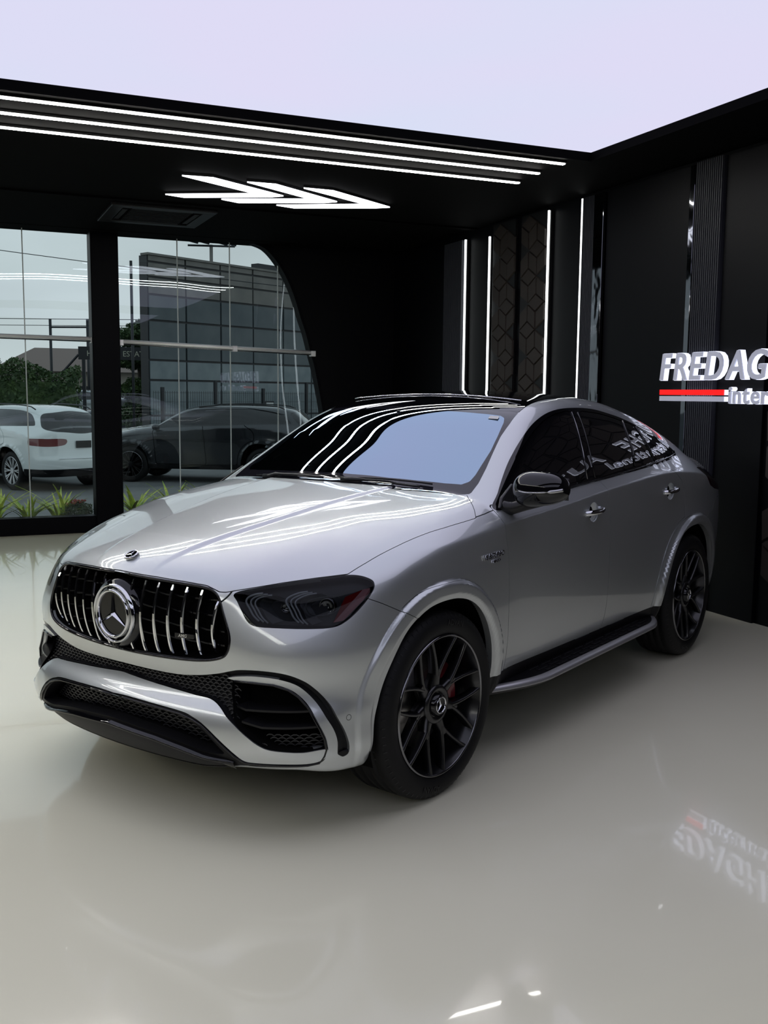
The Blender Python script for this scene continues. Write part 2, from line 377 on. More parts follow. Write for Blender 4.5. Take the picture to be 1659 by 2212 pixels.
def half_body(hy, hz, hx, Ffun=None, off=0., ystops=(-.86, 3.95)):
    """quad-sphere-like sampling of the half body (x>=0) by rays from an inner slab to the implicit surface"""
    y0, y1 = ystops
    def grid(a, b, h):
        n = max(2, int(round((b-a)/h))); return np.linspace(a, b, n+1)
    ys = np.concatenate([grid(y0, -.30, hy[0])[:-1], grid(-.30, .2, hy[1])[:-1], grid(.2, y1, hy[2])])
    xs = grid(0, .95, hx); zs = grid(.26, 1.6, hz)
    quads = []; Q = []; base = 0
    def sheet(A, B, f, flip):
        nonlocal base
        a, b = np.meshgrid(A, B, indexing='ij'); P = f(a.ravel(), b.ravel()); na, nb = len(A), len(B)
        i = (np.arange(na-1)[:,None]*nb+np.arange(nb-1)[None,:]).ravel()+base
        q = np.stack([i, i+nb, i+nb+1, i+1], 1); q = q[:, ::-1] if flip else q
        Q.append(P); quads.append(q); base += len(P)
    st = np.stack
    sheet(ys, zs, lambda a,b: st([a*0+.95, a, b], 1), False)            # side
    sheet(xs, zs, lambda a,b: st([a, a*0+y0, b], 1), False)             # front
    sheet(xs, zs, lambda a,b: st([a, a*0+y1, b], 1), True)              # rear
    sheet(ys, xs, lambda a,b: st([b, a, a*0+1.6], 1), True)             # top
    sheet(ys, xs, lambda a,b: st([b, a, a*0+.26], 1), False)            # bottom
    P = np.concatenate(Q); q = np.concatenate(quads)
    s = st([np.clip(P[:,0], 0, .50), np.clip(P[:,1], y0+.35, y1-.45), np.clip(P[:,2], .50, .80)], 1)
    s[:,2] = np.where(P[:,2] > 1.59, .80, s[:,2])
    q_ = s+(P-s)*1.5
    S_ = root(s, q_)
    if off:
        n_ = grad(S_[:,0], S_[:,1], S_[:,2]); S_ = S_+n_*off
    else: n_ = grad(S_[:,0], S_[:,1], S_[:,2])
    c = P[:,0] < 1e-6; S_[c,0] = 0; n_[c,0] = 0
    T = np.concatenate([q[:,[0,1,2]], q[:,[0,2,3]]])
    # orient along the normals, weld duplicated seams
    key = np.round(S_/1e-5).astype(np.int64); _, first, inv = np.unique(key, axis=0, return_index=True, return_inverse=True); inv = inv.ravel()
    V = S_[first]; N = n_[first]; T = inv[T]
    T = T[(T[:,0]!=T[:,1])&(T[:,1]!=T[:,2])&(T[:,0]!=T[:,2])]
    fn = np.cross(V[T[:,1]]-V[T[:,0]], V[T[:,2]]-V[T[:,0]]); w = (fn*N[T].sum(1)).sum(1) < 0; T[w] = T[w][:, ::-1]
    return TM(V, T, N)
# ================= SHOWROOM =================
SKYL = (.70,.69,.87)
m_ceil = mat('dark_ceiling', (.0015,.0015,.0018), .75, spec=.04)
m_wall = mat('black_wall_panel', (.0012,.0012,.0022), .45, spec=.12)
m_floor = mat('cream_epoxy_floor', (.88,.855,.655), .14, 0, .5, .02, var=(.6,(.92,.895,.69)), bump=(1.6,.22,.006))
m_rib = mat('ribbed_grey_panel', (.026,.027,.035), .5, spec=.3)
m_mirror = mat('polished_steel_strip', (.13,.135,.15), .05, 1., bump=(5,.4,.01,(1,1,.6)))
m_led = mat('led_strip', (.9,.9,.9), .5, emit=(1,.98,.93), es=29.)
m_ledw = mat('led_strip_wall', (.9,.9,.9), .5, emit=(.95,1,1), es=3.)
m_chev = mat('chevron_lamp', (.9,.9,.9), .5, emit=(.93,.94,1.0), es=5.)
m_sky = bpy.data.materials.new('luminous_ceiling'); m_sky.use_nodes = True; n = m_sky.node_tree; n.nodes.clear()
o_ = n.nodes.new('ShaderNodeOutputMaterial'); e_ = n.nodes.new('ShaderNodeEmission'); n.links.new(e_.outputs[0], o_.inputs[0])
tc_ = n.nodes.new('ShaderNodeTexCoord'); nz_ = n.nodes.new('ShaderNodeTexNoise'); nz_.inputs['Scale'].default_value = .45; nz_.inputs['Detail'].default_value = 2
n.links.new(tc_.outputs['Object'], nz_.inputs[0]); cr_ = n.nodes.new('ShaderNodeValToRGB'); cr_.color_ramp.elements[0].position = .35; cr_.color_ramp.elements[1].position = .65
cr_.color_ramp.elements[0].color = (.70,.68,.87,1); cr_.color_ramp.elements[1].color = (.66,.70,.87,1); n.links.new(nz_.outputs[0], cr_.inputs[0]); n.links.new(cr_.outputs[0], e_.inputs[0]); e_.inputs[1].default_value = 1.05
m_frame = mat('black_window_frame', (.001,.001,.0022), .45, spec=.08)
m_hex = mat('hex_tile_brown', (.026,.021,.019), .5, spec=.2)
m_face = mat('letter_face_grey', (.34,.35,.42), .4, emit=(.34,.35,.42), es=.5)
m_side = mat('letter_side_lit', (.85,.87,.95), .4, emit=(.80,.84,1.0), es=1.1)
m_red = mat('letter_red', (.8,.01,.01), .4, emit=(1,.0,.0), es=.95)
XW, YW, ZC, XL, YB = 4.11, 7.80, 3.50, -7.5, -9.0
def st(o): o['kind'] = 'structure'; return o
st(box('floor', XL, XW+.1, YB, YW+.15, -.10, 0, m_floor))
# ceiling with the opening of the luminous panel
X1, Y1, Y0, X0 = 3.36, 2.36, -2.9, -5.3
st(poly('ceiling', *join([boxv(XL,XW+.1,Y1,YW+.2,ZC,ZC+.18), boxv(X1,XW+.1,YB,Y1,ZC,ZC+.18), boxv(XL,X0,YB,Y1,ZC,ZC+.18), boxv(X0,X1,-4.4,Y0,ZC,ZC+.18), boxv(X0,X1,YB,-8.7,ZC,ZC+.18)]), m_ceil))
pan_fill = box('luminous_ceiling_panel', X0-.02, X1+.02, -8.72, -4.38, ZC+.06, ZC+.10, m_sky)  # fill panel added out of view to raise the floor brightness
tag(pan_fill, 'added luminous ceiling panel, unseen behind the camera, brightening the floor', 'ceiling light')
pan = box('luminous_ceiling_panel', X0-.02, X1+.02, Y0-.02, Y1+.02, ZC+.06, ZC+.10, m_sky)
tag(pan, 'huge pale lavender luminous ceiling panel filling the top of the room', 'ceiling light')
st(poly('trim_1', *join([boxv(X0-.01,X1+.01,Y1-.012,Y1+.01,ZC-.006,ZC+.07), boxv(X1-.012,X1+.01,Y0,Y1,ZC-.006,ZC+.07)]), m_ceil))
st(poly('ceiling_drop', *join([boxv(XL,XW,5.53,5.60,ZC-.02,ZC), boxv(XL,XW,YW-.25,YW,ZC-.004,ZC+.0)]), m_ceil))
# LED lines
def led_line(name, x0, y0, x1, y1, lab):
    t = empty(name, ((x0+x1)/2, (y0+y1)/2, ZC-.02), math.atan2(y1-y0, x1-x0)); tag(t, lab, 'strip light', 'long ceiling light lines'); L = math.hypot(x1-x0, y1-y0)/2
    box('light_channel', -L-.01, L+.01, -.028, .028, .004, .019, M['black'], t)
    box('diffuser', -L, L, -.017, .017, -.004, .004, m_led, t)
LEDS = ((-5.2,2.47,3.183,2.47,'long white ceiling light line nearest the luminous panel'),(-5.3,2.845,3.19,2.845,'long white ceiling light line, middle of the three'),(-5.4,3.232,3.234,3.232,'long white ceiling light line nearest the chevrons'),
  (-5.55,-8.6,-5.55,2.2,'first added ceiling light line, unseen along the left side, brightening the floor'),(-5.95,-8.6,-5.95,2.6,'second added ceiling light line, unseen along the left side, brightening the floor'),(-6.35,-8.6,-6.35,3.0,'third added ceiling light line, unseen along the left side, brightening the floor'))  # left-hand lines are added fill light, out of view, for a brighter floor
for a_ in LEDS: led_line('ceiling_light_line', *a_)
# chevrons (positions on the ceiling in metres)
CH = [[(0.541, 4.191), (0.802, 4.163), (1.574, 4.641), (1.484, 4.734), (0.763, 5.115), (0.574, 5.052), (1.309, 4.653)], [(1.106, 4.199), (1.359, 4.181), (2.118, 4.68), (2.024, 4.778), (1.288, 5.143), (1.097, 5.048), (1.852, 4.674)], [(1.628, 4.223), (1.907, 4.22), (2.68, 4.714), (2.565, 4.812), (1.853, 5.167), (1.654, 5.105), (2.403, 4.68)]]
for k, pts in enumerate(CH):
    ce = np.mean(np.array(pts), 0); t = empty('chevron_light', (ce[0], ce[1], ZC-.03)); tag(t, ['leftmost white chevron arrow light on the dark ceiling','middle one of three white chevron arrow lights on the dark ceiling','rightmost white chevron arrow light on the dark ceiling','first chevron light behind the camera','second chevron light behind the camera','third chevron light behind the camera'][k], 'ceiling light', 'chevron ceiling lights')
    pp = [(x-ce[0], y-ce[1]) for x, y in pts]; poly('diffuser', *prism(pp, 0, .01), m_chev, t); poly('housing', *prism([(x*1.012, y*1.012) for x, y in pp], .0105, .029), M['black'], t)
# air-conditioning cassette
t = empty('air_conditioner', (.72, 6.26, ZC)); tag(t, 'black square ceiling air-conditioning cassette above the window wall', 'air conditioner')
V, Fc = join([boxv(-.52,.52,-.52,-.40,-.035,0), boxv(-.52,.52,.40,.52,-.035,0), boxv(-.52,-.40,-.40,.40,-.035,0), boxv(.40,.52,-.40,.40,-.035,0)]); poly('cassette_frame', V, Fc, M['satin'], t, False, .006)
for k in range(9): box('slat', -.30,.30,-.28+.07*k-.012,-.28+.07*k+.012,-.030,-.012, M['black'], t)
for a in range(4):
    o = box('louvre', -.30,.30,-.385,-.335,-.030,-.018, M['black'], t); o.rotation_euler = (0,0,a*math.pi/2)
# ---- walls ----
st(box('wall_right', XW, XW+.2, YB, YW+.2, -.1, ZC+.1, m_wall))
st(box('wall_left', XL-.2, XL, YB, YW+.2, -.1, ZC+.1, m_wall))
st(box('wall_front', XL, XW, YB-.2, YB, -.1, ZC+.1, m_wall))
# window wall with the curved opening on its right
CUR = [tuple(q) for q in catmull([(2.20,3.515),(2.38,3.46),(2.539,3.304),(2.672,3.095),(2.763,2.888),(2.85,2.62),(2.918,2.431),(2.985,2.18),(3.044,1.966),(3.14,1.492),(3.22,.95),(3.27,.50),(3.30,.20)], 4)]
V, Fc = prism([(2.20,3.60),(2.20,3.515)]+CUR[1:]+[(3.30,.0),(XW,.0),(XW,3.60)], YW, YW+.16, 'y')
st(poly('wall_back', V, Fc, m_wall))
edge = [(x, z) for x, z in CUR]; inn = [(x-.035, z-.012) for x, z in CUR]
V = []; Fc = []
for (a, b) in zip(edge, inn):
    V += [(a[0], YW-.03, a[1]), (b[0], YW-.03, b[1]), (b[0], YW+.14, b[1]), (a[0], YW+.14, a[1])]
for i in range(len(edge)-1):
    for q in range(4): Fc.append((i*4+q, i*4+(q+1)%4, i*4+4+(q+1)%4, i*4+4+q))
st(poly('trim_2', V, Fc, m_frame))
st(box('baseboard_back', XL, 3.32, YW-.05, YW+.16, 0, .20, m_frame, None, .01))
st(box('trim_3', XL, 2.25, YW-.02, YW+.16, 3.52, 3.62, m_frame))
# pillars between bays
for (a, b) in ((.24,.555), (-4.6,-4.3)): st(box('pillar', a, b, YW-.10, YW+.18, 0, 3.52, m_frame, None, .008))
m_glass = glassmat('shop_window_glass', (.84,.88,.89), .032, (.9,.95,1.0), bump=(1.0,.5,.035,(.9,1,.5)))
m_steel = mat('bright_glass_rail', (.85,.85,.86), .35, .35)
m_seal = mat('glass_joint', (.45,.5,.5), .4)
def window(name, xs_, top):
    w = empty(name, (0,0,0)); w['kind'] = 'structure'
    for i in range(len(xs_)-1):
        a, b = xs_[i]+.004, xs_[i+1]-.004
        pts = [(a,.20),(b,.20)]
        if top:
            zt = lambda x: float(np.interp(x, [q[0] for q in CUR], [q[1] for q in CUR])) if x > 2.2 else 3.52
            if b > 3.26: pts = [(a,.20),(3.30,.20)]+[q for q in CUR[::-1] if q[0] > a and q[1] > .21]+[(a, zt(a))]
            else: pts = [(a,.20),(b,.20),(b, zt(b))]+[q for q in CUR[::-1] if a < q[0] < b]+[(a, zt(a))]
        else: pts = [(a,.20),(b,.20),(b,3.52),(a,3.52)]
        poly('glass_pane', *prism(pts, YW+.045, YW+.047, 'y'), m_glass, w)
        if i: box('glass_joint', xs_[i]-.006, xs_[i]+.006, YW+.040, YW+.052, .20, min(3.52, float(np.interp(xs_[i], [q[0] for q in CUR], [q[1] for q in CUR])) if top and xs_[i] > 2.2 else 3.52), m_seal, w)
    return w
w1 = window('window_1', [-4.3,-3.4,-2.6,-1.65,-.487,.24], False)
w2 = window('window_2', [.555,1.27,1.915,2.533,3.30], True)
def rail(w, x0, z0, x1, z1):
    V, Fc = tube([(x0, YW-.02, z0), (x1, YW-.02, z1)], .022, 12); poly('rail', V, Fc, m_steel, w, True)
    V, Fc = tube([(x0, YW-.012, z0-.03), (x1, YW-.012, z1-.03)], .008, 8); poly('rail', V, Fc, M['dchrome'], w, True)
    for x, z in ((x0, z0), (x1, z1), ((x0+x1)*.55, (z0+z1)*.5)): box('rail_bracket', x-.03, x+.03, YW-.045, YW+.04, z-.05, z+.02, m_steel, w, .004)
rail(w1, -4.3, 2.32, .26, 2.282); rail(w2, .575, 2.262, 2.98, 2.190)
w3 = window('window_3', [-7.4,-6.5,-5.5,-4.6], False)
# ---- right wall features ----
def pilaster(y0, y1, z1, lab):
    t = empty('wall_pilaster', (XW, (y0+y1)/2, 0)); tag(t, lab, 'pilaster', 'ribbed grey pilasters')
    h = (y1-y0)/2; box('core', -.050, -.002, -h, h, 0, z1, m_rib, t)
    n = int((y1-y0)/.022)
    for k in range(n):
        y = -h+(k+.5)*(y1-y0)/n; box('rib', -.062, -.0505, y-.006, y+.006, 0, z1, m_rib, t)
pilaster(3.275, 3.455, 3.46, 'ribbed grey pilaster right of the bright corner light strip'); pilaster(1.650, 1.945, 3.47, 'ribbed grey pilaster behind the red and grey sign bars'); pilaster(5.78, 6.23, 3.40, 'ribbed grey pilaster at the far end of the right wall')
def chromes(y0, y1, lab):
    o = box('steel_strip', XW-.064, XW-.002, y0, y1, 0, 3.46, m_mirror, None, .003); tag(o, lab, 'metal strip', 'polished steel corner strips')
chromes(3.135, 3.270, 'polished steel strip beside the far ribbed pilaster'); chromes(1.952, 2.008, 'polished steel strip beside the pilaster behind the sign')
for (a, b) in ((2.02, 3.125), (1.16, 1.64)):
    o = box('wall_panel', XW-.030, XW-.002, a, b, 0, 3.47, m_wall, None, .003); tag(o, 'tall black wall panel '+('left of the red sign bar' if a > 2 else 'behind the sign lettering'), 'wall panel', 'tall black wall panels')
def vled(y, z1, lab, z0=.05):
    t = empty('wall_light_strip', (XW-.0, y, 0)); tag(t, lab, 'strip light', 'vertical wall light strips')
    box('channel', -.030, -.002, -.022, .022, z0, z1, M['black'], t); box('diffuser', -.046, -.031, -.009, .009, z0, z1, m_ledw, t)
vled(3.49, 3.464, 'vertical white light strip, nearest on the right wall'); vled(4.05, 3.45, 'vertical white light strip at the near edge of the brown tiled panel')
vled(5.20, 3.36, 'vertical white light strip at the far edge of the brown tiled panel'); vled(5.745, 3.40, 'vertical white light strip beside the farthest ribbed pilaster')
# hexagon / cube tiles: raised rhombi
def hexwall(label, y0, y1, z0, z1, s, depth, xoff, seed):
    random.seed(seed); t = empty('tiled_wall_panel', (XW, (y0+y1)/2, 0)); tag(t, label, 'wall panel', 'dark cube-pattern tile panels')
    box('backing', -xoff, -.002, y0-(y0+y1)/2+.02, y1-(y0+y1)/2-(.16 if s > .2 else .02), z0, z1, M['black'], t)
    h = s*math.sqrt(3)/2; ym = (y0+y1)/2; tiles = []
    rows = int((z1-z0)/(1.5*s))+2; cols = int((y1-y0)/(2*h))+2; protos = {}
    for r in range(rows):
        for c in range(cols):
            cy = y0+c*2*h+(h if r % 2 else 0)+.0; cz = z0+r*1.5*s+s*.5
            for k in range(3):
                a0 = math.radians(90+120*k)
                P4 = [(0,0)]+[(math.cos(a0+math.radians(d))*s, math.sin(a0+math.radians(d))*s) for d in (-60-30+30, 0, 60)]
                my = sum(q[0] for q in P4)/4; mz = sum(q[1] for q in P4)/4
                if not (y0-.015 < cy+min(q[0] for q in P4) and cy+max(q[0] for q in P4) < y1+.015 and z0-.02 < cz+min(q[1] for q in P4) and cz+max(q[1] for q in P4) < z1+.01): continue
                v = random.randrange(3); key = (k, v)
                if key not in protos:
                    q4 = [((a-my)*.945, (b-mz)*.945) for a, b in P4]; tilt = [(.0,.3,.6)[v]*(1 if i < 2 else .3) for i in range(4)]
                    V = [(-xoff, a, b) for a, b in q4]+[(-xoff-.014-depth*tilt[i], a*.93, b*.93) for i, (a, b) in enumerate(q4)]
                    o = poly('tile', V, [(0,1,2,3),(7,6,5,4)]+[(i,(i+1)%4,4+(i+1)%4,4+i) for i in range(4)], m_hex, t); protos[key] = o.data
                else: o = meshob('tile', protos[key], None, t)
                o.location = (0, cy+my-ym, cz+mz)
hexwall('brown cube-pattern tiled wall panel between two light strips, far right wall', 4.66, 5.16, .05, 3.47, .175, .012, .03, 1)
hexwall('brown cube-pattern tiled wall panel left of the second vertical light strip', 4.09, 4.58, .05, 3.47, .175, .012, .03, 2)
hexwall('dark cube-pattern tiled wall panel behind the right end of the sign', -2.67, 1.07, .02, 3.47, .24, .03, .05, 3)
# ---- sign ----
SX = 4.0
def signword(word, y_left, z0, cap_h, wscale, shear, label, cat, group, th, off):
    cur = y_left
    # measure cap height of the font
    Vt, _ = textmesh('H', 1., 0.); ch = max(v[1] for v in Vt)
    sc = cap_h/ch
    for i, c in enumerate(word):
        if c == ' ': cur -= .10*cap_h/.2; continue
        V, Fc = textmesh(c, 1., 0., 0, shear, off); V = np.array(V); x0 = V[:,0].min(); x1 = V[:,0].max()
        o = None; t = empty('sign_letter', (SX, cur, z0)); t['label'] = label(i, c); t['category'] = cat; t['group'] = group
        Vf, Ff = textmesh(c, 1., .012, 0, shear, off); Vf = np.array(Vf); Vs, Fs = textmesh(c, 1., .5, 0, shear, off+.008); Vs = np.array(Vs)
        fx = lambda A, d, m_: [(-(v[2]*d)+m_, -(v[0]-x0)*sc*wscale, v[1]*sc) for v in A]
        poly('letter_face', fx(Vf, .5, 0.), Ff, m_face, t); poly('letter_return', fx(Vs, th, th/2+.007), Fs, m_side, t)
        cur -= (x1-x0)*sc*wscale+.16*cap_h*wscale*(.9 if c.isupper() else .75)
    return cur
def big_lab(i, c):
    return 'grey illuminated letter %s, %s letter of the large upper sign word on the right wall' % (c, 'first second third fourth fifth sixth seventh eighth ninth tenth eleventh twelfth thirteenth'.split()[i])
ORD = 'first second third fourth fifth sixth seventh eighth ninth tenth eleventh twelfth thirteenth'.split()
def small_lab(i, c):
    return 'small grey letter %s, %s letter of the lower sign word right of the red bar' % (c, ORD[i])
random.seed(5)
signword('FREDAGHE', 2.215, 1.806, .205, .93, .15, big_lab, 'letter', 'large upper sign letters', .045, .012)
signword('AUTO', .40, 1.806, .205, .93, .15, lambda i, c: 'grey illuminated letter %s, %s letter of the second large sign word' % (c, ['first','second','third','fourth'][i]), 'letter', 'large upper sign letters', .045, .012)
signword('international', 1.42, 1.628, .122, 1.06, .0, small_lab, 'letter', 'small lower sign letters', .045, .020)
signword('autos', .02, 1.628, .122, 1.06, .0, lambda i, c: 'small grey letter %s, %s letter of the last lower sign word' % (c, ORD[i]), 'letter', 'small lower sign letters', .045, .020)
for nm, z0, z1, m_, lb in (('sign_bar', 1.686, 1.727, m_red, 'bright red horizontal bar under the large sign letters'), ('sign_bar', 1.637, 1.676, m_face, 'grey horizontal bar directly below the red sign bar')):
    t = empty(nm, (SX, 1.85, z0)); tag(t, lb, 'sign bar'); box('bar_face', -.006,.006,-.375,.355,0,z1-z0, m_, t); box('bar_return', .0062,.045,-.375,.355,.001,z1-z0-.001, m_side, t)

# ================= MAIN CAR (local frame: +X its left side, +Y towards its tail) =================
CAR_RZ = -R_(59.8945)
car = empty('car', (0,0,0), CAR_RZ)
tag(car, 'silver coupe-style luxury SUV with vertical-bar grille and black wheels on the showroom floor', 'car')
sm = lambda pts, n=5, closed=True: np.array(catmull(pts, n, closed))
side = lambda V, N: (V[:,0] > .42)
FARCH = sm([(-.445,.20),(-.440,.30),(-.432,.42),(-.400,.54),(-.350,.645),(-.275,.745),(-.19,.803),(-.087,.838),(.054,.842),(.184,.806),(.288,.728),(.362,.612),(.398,.49),(.405,.40),(.405,.28),(.40,.20)], 6, False)
FFLARE = sm([(-.50,.20),(-.47,.45),(-.42,.62),(-.35,.765),(-.29,.835),(-.235,.868),(-.17,.892),(-.082,.908),(.062,.911),(.20,.885),(.31,.826),(.39,.72),(.437,.60),(.46,.49),(.468,.40),(.47,.20)], 6, False)
RARCH = sm([(2.455,.18),(2.452,.40),(2.475,.55),(2.535,.70),(2.63,.81),(2.73,.855),(2.85,.868),(2.98,.857),(3.10,.815),(3.215,.74),(3.30,.64),(3.355,.54),(3.375,.44),(3.38,.18)], 6, False)
RFLARE = sm([(2.365,.18),(2.365,.40),(2.385,.56),(2.44,.70),(2.52,.81),(2.63,.885),(2.76,.918),(2.90,.924),(3.04,.905),(3.18,.85),(3.295,.76),(3.375,.64),(3.415,.54),(3.43,.44),(3.435,.18)], 6, False)
GRILLE = sm([(-.20,.962),(-.007,.966),(.185,.961),(.333,.954),(.415,.947),(.455,.935),(.482,.911),(.506,.862),(.535,.797),(.543,.753),(.533,.714),(.503,.690),(.424,.671),(.290,.661),(.107,.656),(-.003,.656),(-.2,.656)], 5)
HLAMP = sm([(.528,.926),(.545,.940),(.593,.952),(.646,.963),(.728,.977),(.80,.987),(.841,.984),(.876,.970),(.892,.953),(.898,.932),(.896,.900),(.885,.860),(.868,.828),(.845,.813),(.793,.811),(.697,.813),(.625,.817),(.594,.834),(.570,.868),(.545,.905)], 4)
WING = sm([(-.10,.564),(.181,.553),(.395,.538),(.468,.533),(.518,.512),(.56,.482),(.595,.457),(.636,.424),(.676,.393),(.710,.376),(.757,.369),(.812,.365),(.858,.371),(.869,.361),(.863,.338),(.845,.323),(.815,.317),(.757,.318),(.668,.318),(.624,.322),(.594,.346),(.556,.380),(.505,.422),(.462,.449),(.418,.465),(.364,.476),(.223,.483),(.069,.487),(-.10,.488)], 4)
OPEN = np.array(list(sm([(-.10,.602),(.247,.599),(.384,.609),(.479,.627),(.538,.644),(.583,.654),(.664,.656),(.736,.647),(.785,.624),(.816,.593),(.846,.550),(.872,.503),(.890,.445),(.901,.387),(.902,.352),(.897,.331),(.889,.325)],4,False))
  +list(sm([(.883,.340),(.884,.390),(.874,.444),(.854,.494),(.824,.542),(.793,.582),(.765,.607),(.725,.623),(.672,.631),(.603,.631),(.517,.618)],4,False))
  +list(sm([(.553,.610),(.622,.610),(.697,.606),(.746,.590),(.778,.566),(.813,.524),(.836,.486),(.852,.446),(.863,.406),(.867,.363),(.862,.337),(.846,.315),(.812,.303),(.735,.301),(.661,.298),(.61,.296),(.56,.285),(.52,.25),(.50,.15),(-.10,.15)],4,False)))
INNER = sm([(-.10,.478),(.10,.477),(.228,.473),(.368,.463),(.428,.446),(.490,.403),(.536,.358),(.545,.340),(.458,.341),(.370,.358),(.236,.377),(.019,.392),(-.10,.393)], 4)
WINDS = np.array([(-.1,.385),(.10,.385),(.287,.398),(.478,.426),(.629,.470),(.70,.505),(.752,.542),(.748,.62),(.727,.722),(.697,.837),(.668,.957),(.652,1.075),(.627,1.212),(.54,1.165),(.473,1.144),(.30,1.117),(.122,1.105),(-.1,1.10)])
WGLASS = np.array([(-.1,.497),(.095,.497),(.313,.508),(.46,.528),(.602,.555),(.68,.578),(.705,.61),(.706,.66),(.680,.844),(.652,.96),(.622,1.067),(.602,1.108),(.575,1.118),(.45,1.092),(.318,1.074),(.049,1.046),(-.1,1.046)])
DLO = sm([(.532,1.155),(.63,1.224),(.752,1.302),(.878,1.377),(1.03,1.456),(1.185,1.523),(1.352,1.573),(1.515,1.599),(1.71,1.606),(1.91,1.599),(2.078,1.575),(2.262,1.539),(2.459,1.486),(2.67,1.42),(2.81,1.367),(2.893,1.322),(2.875,1.302),(2.77,1.289),(2.48,1.268),(2.07,1.244),(1.577,1.218),(1.297,1.202),(1.047,1.187),(.766,1.168)], 4)
FGL = sm([(.58,1.173),(.676,1.236),(.780,1.299),(.897,1.367),(1.053,1.444),(1.205,1.508),(1.36,1.557),(1.50,1.581),(1.622,1.585),(1.570,1.508),(1.510,1.376),(1.465,1.247),(1.323,1.230),(1.03,1.210),(.755,1.187)], 4)
RGL = sm([(1.730,1.580),(1.655,1.480),(1.602,1.345),(1.580,1.243),(1.85,1.252),(2.10,1.268),(2.405,1.283),(2.385,1.383),(2.370,1.492),(2.24,1.524),(2.01,1.567),(1.85,1.582)], 3)
QGL = sm([(2.420,1.474),(2.437,1.381),(2.462,1.292),(2.55,1.295),(2.69,1.304),(2.805,1.316),(2.80,1.338),(2.71,1.377),(2.595,1.42)], 3)
FDOOR = [(.529,1.175),(.512,1.106),(.516,1.042),(.536,.954),(.546,.84),(.553,.705),(.564,.566),(.575,.412),(1.0,.405),(1.672,.398),(1.685,.46),(1.684,.54),(1.672,.68),(1.658,.82),(1.650,.956),(1.634,1.098),(1.618,1.192),(1.600,1.240),(1.2,1.22)]
RDOOR = [(1.600,1.240),(1.618,1.192),(1.634,1.098),(1.650,.956),(1.658,.82),(1.672,.68),(1.684,.54),(1.685,.46),(1.672,.398),(2.37,.400),(2.375,.50),(2.40,.62),(2.45,.735),(2.53,.83),(2.63,.897),(2.745,.93),(2.755,.99),(2.742,1.076),(2.69,1.156),(2.60,1.21),(2.54,1.245),(2.50,1.30)]
HOODXY = [(-.1,-1.2),(.70,-1.2),(.80,-.55),(.806,-.441),(.822,-.338),(.834,-.234),(.846,-.123),(.862,-.004),(.877,.131),(.886,.265),(.890,.366),(.852,.415),(.818,.452),(.775,.495),(.744,.526),(.629,.470),(.478,.426),(.287,.398),(.10,.385),(-.1,.385)]
SEAMX, SEAMZ = [0,.2,.335,.42,.457,.476,.50,.53,.593,.646,.728,.81,1.2], [.972,.967,.960,.953,.941,.934,.934,.941,.954,.965,.979,.990,.99]
BUMP = [(-1.3,.25),(-.48,1.3),(-.448,.995),(-.428,.907),(-.374,.883),(-.291,.843),(-.205,.80),(.1,.80),(.1,.1),(-1.3,.1)]
FEND = [(-.7,1.4),(-.7,.7),(-.3,.70),(.1,.2),(.6,.2),(.575,.412),(.564,.566),(.553,.705),(.546,.84),(.536,.954),(.516,1.042),(.512,1.106),(.529,1.156),(.449,1.146),(.366,1.138),(.0,1.3)]

tm = half_body((.0055,.009,.013), .0085, .0065)
# wheel openings, underside
tm_full = tm
_, tm = cutpoly(tm, 'yz', FARCH, side); _, tm = cutpoly(tm, 'yz', RARCH, side)
under, tm = split(tm, np.where(tm.V[:,2] < .45, .004-(-tm.N[:,2]-.80)*.05-.004, .1))
panel('underbody', under, M['black'], car, 0, True)
front = lambda V, N: (V[:,1] < -.25)
gr, tm = cutpoly(tm, 'xz', GRILLE, front)
hl, tm = cutpoly(tm, 'xz', HLAMP, lambda V,N: (V[:,1] < -.30)&(V[:,0] > .3))
op, tm = cutpoly(tm, 'xz', OPEN, front)
wing, op = cutpoly(op, 'xz', WING, front, .003)
inner, op = cutpoly(op, 'xz', INNER, front)
LOWP = [(-.1,.487),(.2,.484),(.38,.475),(.47,.450),(.54,.395),(.61,.334),(.69,.318),(.82,.316),(.864,.33),(.89,.35),(.95,.30),(.9,.1),(-.1,.1)]
trim, op = cutpoly(op, 'xz', LOWP, front)
sky_ = lambda V, N: (V[:,2] > .9)&(V[:,1] > -1)&(N[:,2] > .12)
ws, tm = cutpoly(tm, 'xy', WINDS, sky_)
gl, ws = cutpoly(ws, 'xy', WGLASS, sky_)
dlo, tm = cutpoly(tm, 'yz', DLO, lambda V,N: V[:,0] > .5)
fgl, dlo = cutpoly(dlo, 'yz', FGL, None, .002); rgl, dlo = cutpoly(dlo, 'yz', RGL, None, .002); qgl, dlo = cutpoly(dlo, 'yz', QGL, None, .002)
ROOF = [(-.1,1.10),(.122,1.105),(.30,1.117),(.473,1.142),(.54,1.165),(.627,1.212),(.613,1.31),(.602,1.41),(.585,1.62),(.58,1.9),(.57,2.2),(.545,2.6),(.52,2.95),(-.1,2.95)]
roof, tm = cutpoly(tm, 'xy', ROOF, lambda V,N: V[:,2] > 1.3, .003)
RWIN = [(-.1,2.97),(.50,2.97),(.53,3.1),(.58,3.5),(.56,3.66),(-.1,3.70)]
rwin, tm = cutpoly(tm, 'xy', RWIN, lambda V,N: V[:,2] > 1.15, .003)
# hood
def hood_s(t):
    a = sdf(pl(t, 'xy'), HOODXY); b = (np.interp(t.V[:,0], SEAMX, SEAMZ)-t.V[:,2])*.9
    s = np.maximum(a, np.where(t.V[:,1] < -.35, b, -1)); return np.where(t.V[:,1] < .6, s, .1)
hood, rest = split(tm, hood_s(tm)+.0015); _, tm = split(rest, hood_s(rest)-.0015)
